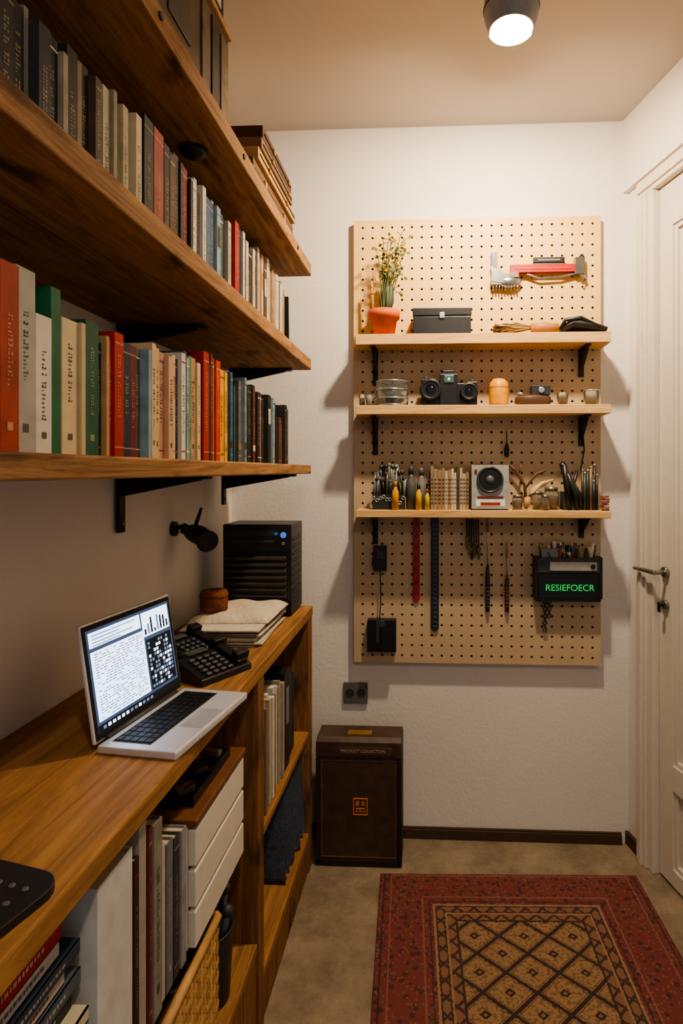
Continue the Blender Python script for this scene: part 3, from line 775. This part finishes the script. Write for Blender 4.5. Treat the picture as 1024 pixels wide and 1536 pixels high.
for k in range(9):
    a = k * .7; b.tube([(px + .010 * math.cos(a) + .004, py + .010 * math.sin(a), z + .075), (px + .018 * math.cos(a) + .008, py + .016 * math.sin(a), z + .12), (px + .016 * math.cos(a) + .010, py + .012 * math.sin(a), z + .165), (px + .012 + .004 * math.cos(a), py, z + .205 + .01 * (k % 3))], [.005, .008, .007, .001], CG, 6)
b.tube([(px - .038, py - .005, z + .078), (px - .042, py - .005, z + .19)], [.007, .005], M((176, 120, 70), 0.6), 6)
b.done("potted_plant")
b = MB()
b.bb(-.056, .134, 1.98, 2.062, Z1 + e, Z1 + .060, M((34, 34, 38), 0.35)); b.bb(-.058, .136, 1.978, 2.064, Z1 + .062, Z1 + .088, M((38, 38, 42), 0.35))
b.bb(-.054, .132, 1.982, 2.06, Z1 + .058, Z1 + .064, BLK); b.bb(.03, .048, 1.974, 1.979, Z1 + .052, Z1 + .072, SILV)
b.done("black_case", .003)
b = MB(); z = Z1 + e
for k in range(130):
    yy = 1.992 + R.uniform(-.02, .02); zz_ = z + R.uniform(.006, .036)
    b.tube([(.205 + R.uniform(0, .04), yy + R.uniform(-.004, .008), z + .003 + R.uniform(0, .030)), (.28, 1.992 + (yy - 1.992) * .6, zz_), (.345, 1.992 + (yy - 1.992) * .3, z + .020)], .0018, M(R.choice([(160, 120, 66), (110, 78, 42), (80, 54, 30), (186, 150, 92)]), 0.8), 4)
b.tube([(.33, 1.992, z + .018), (.37, 1.990, z + .020), (.42, 1.988, z + .018)], [.016, .018, .014], M((166, 114, 64), 0.6), 10)
b.done("straw_hand_brush")
b = MB(); GV = M((34, 34, 38), 0.5)
for k in range(5):
    b.tube([(.43, 1.995 + .012 * k, z + .014), (.47, 1.99 + .015 * k, z + .036 - .002 * k), (.52, 1.985 + .016 * k, z + .026), (.575, 1.985 + .012 * k, z + .012)], [.012, .014, .013, .008], GV, 8)
b.tube([(.425, 1.99, z + .012), (.44, 1.98, z + .042), (.49, 1.978, z + .048), (.55, 1.98, z + .018)], .007, BLK, 8)
b.done("work_glove")
z = Z2 + e
b = MB(); b.lathe((-.128, 2.02, z), [(0, 0), (.05, 0), (.054, .004), (.054, .022), (.056, .025), (.054, .028), (.054, .075), (.056, .083), (.053, .085), (.0515, .075), (.051, .006), (0, .006)], GLASS, seg=36)
for zq in (.003, .026, .055, .083): b.torus((-.128, 2.02, z + zq), .0535, .0022, SILV, seg=36)
for k in range(14): b.box((-.128 + R.uniform(-.025, .025), 2.02 + R.uniform(-.02, .02), z + .022 + k * .003), (.03, .012, .02), M(R.choice([(150, 146, 138), (100, 96, 90), (70, 66, 62)]), .3, .5), (R.random(), R.random(), R.random()))
b.done("glass_jar")
b = MB(); b.lathe((-.228, 2.01, z), [(0, 0), (.012, 0), (.013, .04), (.011, .04), (.010, .004), (0, .004)], GLASS); b.lathe((-.228, 2.01, z + .005), [(0, 0), (.009, 0), (.009, .02), (0, .02)], M((90, 80, 70), .5)); b.done("shot_glass")
b = MB(); b.lathe((-.203, 1.985, z), [(0, 0), (.010, 0), (.011, .032), (.006, .036), (0, .036)], GREY); b.done("film_canister")
b = MB(); CB = M((24, 24, 26), 0.4)
b.bb(-.005, .125, 2.0, 2.05, z, z + .075, CB)
b.bb(.032, .09, 1.99, 2.052, z, z + .105, CB); b.prism([(.035, .105), (.087, .105), (.078, .118), (.045, .118)], .04, CB, 'xz', (0, 2.02, z))
b.bb(.045, .078, 1.986, 1.991, z + .075, z + .10, M((60, 90, 84), .3)); b.cyl((.061, 1.99, z + .085), .006, .01, SILV, (PI / 2, 0, 0))
for (x, r_, yy) in ((.002, .036, 1.985), (.128, .03, 1.99)):
    b.cyl((x, yy + .015, z + .052 if x < .05 else z + .045), r_, .05, CB, (PI / 2, 0, 0), seg=28)
    b.torus((x, yy - .010, z + .052 if x < .05 else z + .045), r_ * .82, .004, M((36, 36, 38), .4), (PI / 2, 0, 0))
    b.ball((x, yy - .006, z + .052 if x < .05 else z + .045), (r_ * .7, .006, r_ * .7), M((20, 22, 34), .05))
b.bb(-.03, -.005, 2.0, 2.045, z, z + .09, CB); b.bb(.125, .156, 2.0, 2.045, z, z + .08, CB)
b.cyl((-.015, 2.02, z + .095), .008, .012, DGREY); b.cyl((.14, 2.02, z + .085), .009, .01, DGREY)
b.done("camera", .003)
b = MB(); b.lathe((.229, 2.02, z), [(0, 0), (.030, 0), (.032, .01), (.033, .06), (.029, .08), (.018, .091), (0, .094)], M((218, 148, 36), 0.45), seg=28)
b.torus((.229, 2.02, z + .062), .0325, .0015, M((170, 110, 40), .5)); b.done("yellow_canister")
b = MB(); b.lathe((.342, 2.02, z), [(0, 0), (.05, 0), (.062, .012), (.058, .03), (.04, .036), (0, .038)], M((84, 62, 48), 0.45), seg=28, sy=.6)
b.bb(.335, .395, 1.995, 2.045, z + .034, z + .066, M((50, 52, 58), 0.4)); b.cyl((.365, 1.993, z + .05), .010, .008, SILV, (PI / 2, 0, 0)); b.cyl((.30, 2.02, z + .04), .012, .01, SILV)
b.done("light_meter", .002)
b = MB(); b.lathe((.437, 2.01, z), [(0, 0), (.016, 0), (.020, .042), (.018, .042), (.015, .004), (0, .004)], GLASS); b.lathe((.437, 2.01, z + .005), [(0, 0), (.013, 0), (.015, .02), (0, .02)], M((120, 90, 60), .5)); b.done("shot_glass")
b = MB(); b.lathe((.531, 2.01, z), [(0, 0), (.024, 0), (.026, .05), (.024, .05), (.0225, .004), (0, .004)], GLASS); b.torus((.531, 2.01, z + .048), .026, .002, SILV); b.lathe((.531, 2.01, z + .005), [(0, 0), (.020, 0), (.021, .02), (0, .02)], M((150, 130, 100), .5)); b.done("glass_jar")
z = Z3 + e
b = MB()
pal = [(40, 44, 40), (90, 92, 88), (60, 66, 54), (120, 122, 120), (30, 30, 32), (80, 70, 60)]
b.bb(-.192, -.085, 1.995, 2.05, z, z + .05, M((40, 42, 40), .5))
for k in range(34):
    x = -.187 + k * .0031; yy = R.uniform(1.998, 2.048); h = R.uniform(.08, .15)
    b.tube([(x, yy, z + .04), (x + R.uniform(-.006, .006), yy, z + h)], R.uniform(.003, .006), M(R.choice(pal), .4), 8)
    b.ball((x, yy, z + h), R.uniform(.004, .009), M(R.choice(pal), .4), seg=8, rings=6)
for k in range(10): b.torus((-.188 + k * .011, 1.994, z + R.uniform(.01, .045)), .005, .0015, SILV, (PI / 2, 0, 0), 10, 5)
b.done("tool_caddy")
def bottle(name, x, y, r_, h, c, cap):
    b = MB(); b.lathe((x, y, z), [(0, 0), (r_, 0), (r_, h * .62), (r_ * .5, h * .76), (r_ * .45, h * .84)], M(c, .4), seg=18)
    b.lathe((x, y, z), [(r_ * .55, h * .82), (r_ * .55, h * .95), (r_ * .3, h), (0, h)], M(cap, .4), seg=18); b.done(name)
bottle("glue_bottle", -.115, 1.979, .0115, .095, (214, 150, 40), (190, 120, 30))
bottle("glue_bottle", -.064, 2.01, .017, .145, (86, 88, 86), (60, 60, 60))
bottle("glue_bottle", -.03, 2.022, .016, .14, (120, 122, 116), (90, 90, 90))
bottle("glue_bottle", -.038, 1.982, .010, .085, (220, 170, 40), (40, 40, 40))
bottle("glue_bottle", -.010, 1.982, .008, .07, (206, 190, 50), (190, 60, 30))
b = MB()
x = -.01
for k in range(14):
    t = R.uniform(.008, .014); h = R.uniform(.12, .146)
    c_ = R.choice([(176, 160, 130), (150, 130, 100), (120, 104, 88), (190, 180, 158), (100, 74, 56), (146, 120, 90), (80, 64, 56)])
    if x + t > .132: break
    b.bb(x, x + t - .001, 2.04 if x < 0 else 2.0, 2.06, z, z + h, M(c_, .6))
    for q in range(7): b.bb(x + .002, x + t - .003, 1.9988, 2.0, z + .02 + q * .013, z + .025 + q * .013, M((80, 60, 50), .6))
    x += t
b.done("notebooks")
b = MB(); SPK = M((160, 160, 156), .4)
b.bb(.136, .258, 1.985, 2.06, z + .004, z + .148, SPK)
b.cyl((.196, 1.983, z + .100), .040, .006, DGREY, (PI / 2, 0, 0), seg=32); b.torus((.196, 1.979, z + .100), .040, .004, M((60, 60, 62), .3), (PI / 2, 0, 0), 32)
b.lathe((.196, 1.979, z + .100), [(.036, 0), (.014, -.012), (0, -.012)], BLK, (PI / 2, 0, 0)); b.ball((.196, 1.980, z + .100), (.014, .008, .014), M((90, 92, 96), .2))
b.bb(.15, .245, 1.9835, 1.985, z + .012, z + .035, WHITE); b.bb(.155, .24, 1.982, 1.9838, z + .04, z + .046, M((120, 40, 34), .5)); b.cyl((.15, 1.983, z + .13), .005, .006, RED, (PI / 2, 0, 0))
b.bb(.165, .23, 1.982, 1.984, z + .016, z + .026, M((150, 50, 40), .5)); b.bb(.14, .254, 1.99, 2.055, z, z + .004, BLK)
b.done("bookshelf_speaker", .003)
for (x, yy, r_, h, c_) in ((.288, 2.0, .018, .05, (150, 120, 90)), (.405, 2.035, .026, .075, (170, 130, 80)), (.36, 2.045, .017, .06, (190, 170, 140)), (.378, 1.995, .014, .05, (150, 110, 70))):
    b = MB()
    b.lathe((x, yy, z), [(0, 0), (r_, 0), (r_, h * .75), (r_ * .8, h * .82), (r_ * .75, h * .82), (r_ * .92, h * .7), (r_ * .92, .004), (0, .004)], GLASS); b.lathe((x, yy, z + .005), [(0, 0), (r_ * .86, 0), (r_ * .86, h * .5), (0, h * .55)], M(c_, .6))
    b.lathe((x, yy, z + h * .83), [(0, 0), (r_ * .85, 0), (r_ * .85, h * .17), (0, h * .17)], M((150, 140, 120), .3, .7)); b.done("spice_jar")
b = MB()
b.tube([(.315 + .0, 1.981, z + .010), (.318, 1.981, z + .038), (.335, 1.98, z + .066), (.365, 1.978, z + .088), (.40, 1.978, z + .10)], [.010, .0105, .009, .007, .003], M((206, 170, 116), .4), 10)
b.done("curved_horn")
b = MB()
b.tube([(.325, 2.05, z + .002), (.32, 2.052, z + .08), (.29, 2.055, z + .13), (.27, 2.055, z + .148)], .0055, M((90, 60, 36), .6), 6)
b.tube([(.322, 2.052, z + .07), (.36, 2.058, z + .12), (.39, 2.06, z + .13)], .004, M((110, 80, 50), .6), 6); b.tube([(.30, 2.055, z + .12), (.31, 2.055, z + .155)], .0035, M((110, 80, 50), .6), 6)
b.done("driftwood")
b = MB()
b.bb(.437, .495, 2.0, 2.055, z, z + .06, M((56, 50, 46), .5))
for (xa, xb_, yy, h, w_) in ((.44, .438, 1.99, .15, .011), (.455, .435, 2.01, .155, .012), (.48, .46, 2.0, .10, .010), (.465, .49, 2.03, .13, .006), (.462, .448, 1.985, .12, .009)):
    b.tube([(xa + .015, yy, z + .008), (xa + .008, yy, z + h * .5), (xb_, yy, z + h)], [w_ * .7, w_, w_ * .9], M((28, 28, 30), .4), 8)
b.done("pliers_set")
b = MB()
for k in range(10):
    x = .507 + (k % 5) * .010; yy = 2.0 + (k // 5) * .03; h = R.uniform(.09, .145)
    b.tube([(x, yy, z), (x, yy, z + h)], .0045, M(R.choice([(60, 70, 60), (100, 90, 76), (40, 40, 42), (120, 100, 76), (80, 60, 44)]), .4), 8); b.tube([(x, yy, z + h), (x, yy, z + h + .008)], .0025, SILV, 6)
b.done("marker_pens")
b = MB()
for k in range(12): b.torus((.566 + .006 * (k % 2), 1.985 + .02 * (k % 3 - 1) * .3, z + .0036 + .0052 * (k // 2 * 1.6)), .008, .0035, M(R.choice([(150, 70, 50), (120, 60, 44), (170, 110, 80)]), .4), seg=12, ss=6)
b.done("thread_spools")

# --- hanging on the board
YH = YF - .001
def hook(b, x, z_, out=.012):
    b.tube([(x, YF - .0002, z_), (x, YH - out, z_), (x, YH - out - .003, z_ + .006)], .002, BLK, 6)
b = MB()
hy = YH - .018
STL = M((160, 158, 156), .25, .85)
b.bb(.208, .228, hy - .008, hy + .008, 1.975, 2.035, M((80, 80, 84), .4, .5)); b.prism([(.205, 1.99), (.232, 1.975), (.25, 1.94), (.215, 1.94)], .02, STL, 'xz', (0, hy, 0))
b.box((.245, hy, 1.945), (.075, .028, .035), STL, (0, .15, 0)); b.box((.225, hy, 1.95), (.035, .024, .055), STL); b.ball((.27, hy, 1.935), (.042, .017, .022), STL); b.box((.285, hy - .012, 1.955), (.03, .008, .02), M((120, 100, 84), .4, .5))
for k in range(9): b.torus((.215 + k * .010, hy, 1.915 + .002 * (k % 2)), .009, .0025, STL, (0, PI / 2, 0), 12, 5)
RED2 = M((170, 22, 18), .45)
b.bb(.272, .49, hy - .010, hy + .008, 1.963, 1.990, RED2); b.bb(.285, .475, hy - .012, hy - .009, 1.974, 1.978, M((190, 90, 80), .4))
b.bb(.35, .455, hy - .008, hy + .006, 1.997, 2.014, BLK); b.bb(.365, .44, hy - .009, hy - .006, 2.002, 2.008, GREY); b.bb(.355, .45, hy - .004, hy + .004, 1.99, 1.998, STL)
b.bb(.488, .522, hy - .010, hy + .010, 1.955, 2.012, M((110, 108, 104), .35, .7)); b.tube([(.50, hy, 2.0), (.51, hy - .01, 2.02), (.522, hy, 2.012)], .004, BLK); b.tube([(.51, hy, 1.96), (.525, hy, 1.94), (.515, hy, 1.925)], [.008, .006, .004], STL)
b.tube([(.32, hy, 1.963), (.37, hy, 1.945), (.44, hy, 1.948), (.49, hy, 1.96)], .004, STL)
for x in (.22, .40, .50): b.tube([(x, YF - .0003, 1.985), (x, hy, 1.98)], .003, BLK, 6)
b.done("bar_clamp", .001)
def strip(name, x0, x1, z0, z1, c1, c2, n):
    b = MB(); b.bb(x0, x1, YH - .008, YF - .0002, z0, z1, M(c1, .4)); h = (z1 - z0) / n
    for k in range(n): b.box(((x0 + x1) / 2, YH - .0085, z0 + h * (k + .5)), ((x1 - x0) * .45, .0016, h * .22), M(c2, .4), (0, R.choice([0, .4, -.4]), 0))
    hook(b, (x0 + x1) / 2, z1 - .006)
    b.prism([(x0, 0), (x1, 0), ((x0 + x1) / 2, -.012)], .006, M(c1, .4), 'xz', (0, YH - .0045, z0)); b.done(name, .001)
strip("red_ruler", -.060, -.036, .845, 1.128, (150, 36, 30), (110, 28, 26), 7)
strip("lanyard_strap", .003, .030, .745, 1.128, (30, 38, 44), (76, 92, 104), 24)
b = MB(); hook(b, .145, 1.127)
for k in range(6):
    x = .125 + k * .008; L = .06 + .02 * (k % 3) + (.03 if k == 3 else 0)
    b.tube([(x, YH - .008, 1.125), (x + .002, YH - .010, 1.125 - L)], .0025, DGREY, 5); b.torus((x + .002, YH - .010, 1.12 - L), .006, .002, M((110, 92, 60), .3, .8), (PI / 2, 0, 0), 12, 6)
    b.box((x + .002, YH - .010, 1.10 - L), (.009, .003, .03), M(R.choice([(90, 80, 60), (56, 50, 46), (110, 90, 64)]), .3, .8))
b.tube([(.12, YH - .008, 1.125), (.17, YH - .008, 1.125)], .002, SILV); b.done("key_ring")
def driver(name, x, z0, z1, ch):
    b = MB(); zm = z0 + (z1 - z0) * .5
    hook(b, x, z1 - .003, .008)
    b.tube([(x, YH - .010, zm), (x, YH - .010, z1 - .006)], .0022, SILV, 8); b.torus((x, YH - .006, z1), .005, .0015, SILV, (0, PI / 2, 0), 12, 5)
    b.lathe((x, YH - .010, z0), [(0, 0), (.006, .002), (.008, .02), (.0075, (zm - z0) * .8), (.004, zm - z0)], M(ch, .4), seg=12)
    for q in range(9): b.torus((x, YH - .010, z0 + .02 + q * .013), .0076, .001, M((110, 100, 94), .4), None, 12, 5)
    b.tube([(x, YH - .01, z1 - .02), (x, YH - .01, z1 - .05)], [.004, .003], M((140, 110, 80), .4), 8); b.done(name)
driver("screwdriver", .197, .805, 1.128, (36, 36, 38)); driver("screwdriver", .263, .805, 1.04, (80, 30, 30))
b = MB(); hook(b, .262, 1.42, .008); b.tube([(.262, YH - .01, 1.425), (.262, YH - .01, 1.385)], .002, BLK, 6); b.lathe((.262, YH - .01, 1.335), [(0, 0), (.008, .005), (.009, .03), (.003, .05)], BLK); b.done("awl")
b = MB(); hook(b, .52, 1.405); b.tube([(.52, YH - .012, 1.40), (.523, YH - .014, 1.36), (.512, YH - .012, 1.30), (.515, YH - .012, 1.27)], .0025, BLK, 6); b.done("hanging_wire")
b = MB()
b.bb(-.195, -.15, YH - .028, YF - .0002, .945, 1.030, M((24, 24, 26), .4)); b.bb(-.183, -.160, YH - .031, YH - .027, .985, 1.015, DGREY)
b.bb(-.20, -.19, YH - .020, YH - .008, .96, .99, BLK)
b.tube([(-.172, YH - .022, .945), (-.170, YH - .018, .86), (-.174, YH - .018, .775)], .0022, BLK, 6)
b.bb(-.215, -.117, YH - .032, YF - .0002, .668, .778, M((20, 20, 22), .35)); b.bb(-.185, -.175, YH - .034, YH - .031, .70, .775, DGREY); b.cyl((-.166, YH - .033, .765), .012, .004, DGREY, (PI / 2, 0, 0))
b.done("power_adapter", .004)
b = MB()
b.bb(.355, .570, YH - .045, YF - .0002, .850, .945, M((22, 24, 26), .35)); b.bb(.363, .562, YH - .048, YH - .044, .862, .932, M((10, 14, 12), .2))
b.bb(.36, .565, YH - .05, YH - .002, .947, .998, M((52, 50, 50), .4)); b.bb(.40, .555, YH - .053, YH - .049, .955, .985, M((150, 148, 140), .4)); b.cyl((.542, YH - .054, .97), .008, .004, BLK, (PI / 2, 0, 0))
b.bb(.350, .362, YH - .048, YH - .01, .86, 1.0, BLK); b.bb(.563, .575, YH - .048, YH - .01, .86, 1.0, BLK)
for k in range(40):
    x = R.uniform(.375, .55); b.tube([(x, YH - R.uniform(.015, .04), .99), (x + R.uniform(-.012, .012), YH - R.uniform(.015, .04), R.uniform(1.01, 1.055))], R.uniform(.003, .010), M(R.choice([(120, 120, 116), (200, 190, 170), (60, 56, 54), (130, 60, 44), (70, 90, 80), (150, 124, 84)]), .4), 7)
b.bb(.375, .44, YH - .04, YH - .02, .998, 1.028, GREY)
o = b.done("led_sign_box", .002)
text_mesh("led_text", "RESIEFOECR", .030, M((40, 200, 90), .4, emit=.7, var=0), (.4665, YH - .0488, .897), (PI / 2, 0, 0), o, .0003)
b = MB(); hook(b, .398, .846)
for k in range(9): b.torus((.392, YH - .010, .842 - k * .012), .006, .002, DGREY, (PI / 2, 0, (k % 2) * PI / 2), 12, 5)
for k in range(5): b.torus((.406, YH - .010, .842 - k * .012), .006, .002, DGREY, (PI / 2, 0, (k % 2) * PI / 2), 12, 5)
b.done("hanging_chain")

# ---------------------------------------------------------------- rug
m, nt, bs = new_mat("persian_rug")
def nd(op, a, b_=None, c_=None):
    n = nt.nodes.new("ShaderNodeMath"); n.operation = op
    for i, v in enumerate((a, b_, c_)):
        if v is None: continue
        if isinstance(v, (int, float)): n.inputs[i].default_value = v
        else: nt.links.new(v, n.inputs[i])
    return n.outputs[0]
def mixc(f, a, b_):
    n = nt.nodes.new("ShaderNodeMixRGB")
    nt.links.new(f, n.inputs["Fac"])
    for k, v in (("Color1", a), ("Color2", b_)):
        if isinstance(v, (list, tuple)): n.inputs[k].default_value = lin(v) + [1]
        else: nt.links.new(v, n.inputs[k])
    return n.outputs["Color"]
RW, RL = 0.81, 1.35
tc = nt.nodes.new("ShaderNodeTexCoord"); sp = nt.nodes.new("ShaderNodeSeparateXYZ"); nt.links.new(tc.outputs["Object"], sp.inputs[0])
nz = nt.nodes.new("ShaderNodeTexNoise"); nz.inputs["Scale"].default_value = 110; nz.inputs["Detail"].default_value = 4; nt.links.new(tc.outputs["Object"], nz.inputs["Vector"])
X = nd('ADD', sp.outputs[0], nd('MULTIPLY', nd('SUBTRACT', nz.outputs["Fac"], .5), .009)); Y = nd('ADD', sp.outputs[1], nd('MULTIPLY', nd('SUBTRACT', nz.outputs["Fac"], .5), .009))
dX = nd('SUBTRACT', RW / 2, nd('ABSOLUTE', X)); dY = nd('SUBTRACT', RL / 2, nd('ABSOLUTE', Y))
dE = nd('MINIMUM', dX, nd('ADD', dY, .025))
a = .135; bq = .12
p = nd('ADD', nd('DIVIDE', X, a), nd('DIVIDE', Y, bq)); q = nd('SUBTRACT', nd('DIVIDE', X, a), nd('DIVIDE', Y, bq))
fp = nd('ABSOLUTE', nd('SUBTRACT', nd('FRACT', p), .5)); fq = nd('ABSOLUTE', nd('SUBTRACT', nd('FRACT', q), .5))
mx = nd('MAXIMUM', fp, fq)
line = nd('GREATER_THAN', mx, .445)
halo = nd('MULTIPLY', nd('GREATER_THAN', mx, .395), nd('LESS_THAN', mx, .415))
dot = nd('LESS_THAN', mx, .11); dot2 = nd('LESS_THAN', mx, .045)
vor = nt.nodes.new("ShaderNodeTexVoronoi"); vor.inputs["Scale"].default_value = 46; nt.links.new(tc.outputs["Object"], vor.inputs["Vector"])
vor2 = nt.nodes.new("ShaderNodeTexVoronoi"); vor2.inputs["Scale"].default_value = 85; nt.links.new(tc.outputs["Object"], vor2.inputs["Vector"])
nz3 = nt.nodes.new("ShaderNodeTexNoise"); nz3.inputs["Scale"].default_value = 9; nz3.inputs["Detail"].default_value = 5; nt.links.new(tc.outputs["Object"], nz3.inputs["Vector"])
grain = nd('GREATER_THAN', nz.outputs["Fac"], .53)
field = mixc(grain, (172, 134, 96), (136, 102, 70))
field = mixc(halo, field, (100, 66, 50))
field = mixc(line, field, (44, 26, 24)); field = mixc(dot, field, (48, 28, 26)); field = mixc(dot2, field, (150, 112, 80))
v1 = nd('LESS_THAN', vor.outputs["Distance"], .34); v2 = nd('LESS_THAN', vor2.outputs["Distance"], .26)
red = mixc(v1, (128, 54, 50), (78, 36, 36)); red = mixc(v2, red, (152, 98, 84))
zig = nd('ABSOLUTE', nd('SUBTRACT', nd('FRACT', nd('MULTIPLY', nd('ADD', X, Y), 20)), .5)); zig2 = nd('ABSOLUTE', nd('SUBTRACT', nd('FRACT', nd('MULTIPLY', nd('SUBTRACT', X, Y), 20)), .5))
inner = mixc(nd('GREATER_THAN', nd('MAXIMUM', zig, zig2), .4), (148, 104, 78), (64, 38, 34))
def band(lo, hi): return nd('MULTIPLY', nd('GREATER_THAN', dE, lo), nd('LESS_THAN', dE, hi))
col = mixc(nd('GREATER_THAN', dE, .165), red, inner)
for (lo, hi, c_) in ((.160, .167, (170, 132, 100)), (.167, .171, (50, 30, 28)), (.190, .194, (50, 30, 28)), (.194, .200, (170, 130, 94)), (.222, .228, (50, 30, 28))): col = mixc(band(lo, hi), col, c_)
col = mixc(nd('GREATER_THAN', dE, .228), col, field)
col = mixc(band(.012, .017), col, (60, 30, 30)); col = mixc(band(.034, .038), col, (152, 98, 84)); col = mixc(band(.128, .133), col, (152, 98, 84)); col = mixc(band(.148, .152), col, (60, 30, 30))
nz2 = nt.nodes.new("ShaderNodeTexNoise"); nz2.inputs["Scale"].default_value = 350; nt.links.new(tc.outputs["Object"], nz2.inputs["Vector"])
col = mixc(nd('MULTIPLY', nz2.outputs["Fac"], .42), col, (50, 40, 36))
col = mixc(nd('MULTIPLY', nz3.outputs["Fac"], .22), col, (130, 108, 92))
nt.links.new(col, bs.inputs["Base Color"]); bs.inputs["Roughness"].default_value = .95
bp = nt.nodes.new("ShaderNodeBump"); bp.inputs["Strength"].default_value = .7; bp.inputs["Distance"].default_value = .004
nt.links.new(nz2.outputs["Fac"], bp.inputs["Height"]); nt.links.new(bp.outputs["Normal"], bs.inputs["Normal"])
b = MB(); b.bb(-RW / 2, RW / 2, -RL / 2, RL / 2, 0, .009, m)
th = math.radians(2.2)
MRG = Matrix.Translation((-.158, 1.905, 0.0002)) @ Matrix.Rotation(th, 4, 'Z') @ Matrix.Translation((RW / 2, -RL / 2, 0))
b.done("persian_rug", .003, mtx=MRG)

# ---------------------------------------------------------------- world, camera
w = bpy.data.worlds.new("world"); bpy.context.scene.world = w; w.use_nodes = True
w.node_tree.nodes["Background"].inputs[0].default_value = (0.93, 0.93, 0.98, 1); w.node_tree.nodes["Background"].inputs[1].default_value = 0.46
cam = bpy.data.cameras.new("camera"); co = bpy.data.objects.new("scene_camera", cam); bpy.context.scene.collection.objects.link(co)
co.location = (0, 0, 1.29); co.rotation_euler = (PI / 2, 0, math.radians(2.86))
cam.sensor_width = 36; cam.sensor_fit = 'AUTO'; cam.lens = 900 / 1536 * 36
cam.shift_x = -(600 - 512) / 1536; cam.shift_y = -(768 - 706) / 1536
cam.clip_start = 0.02
bpy.context.scene.camera = co
try:
    bpy.context.scene.view_settings.look = 'AgX - Medium High Contrast'
    bpy.context.scene.view_settings.exposure = -0.22
except Exception as ex:
    print(ex)
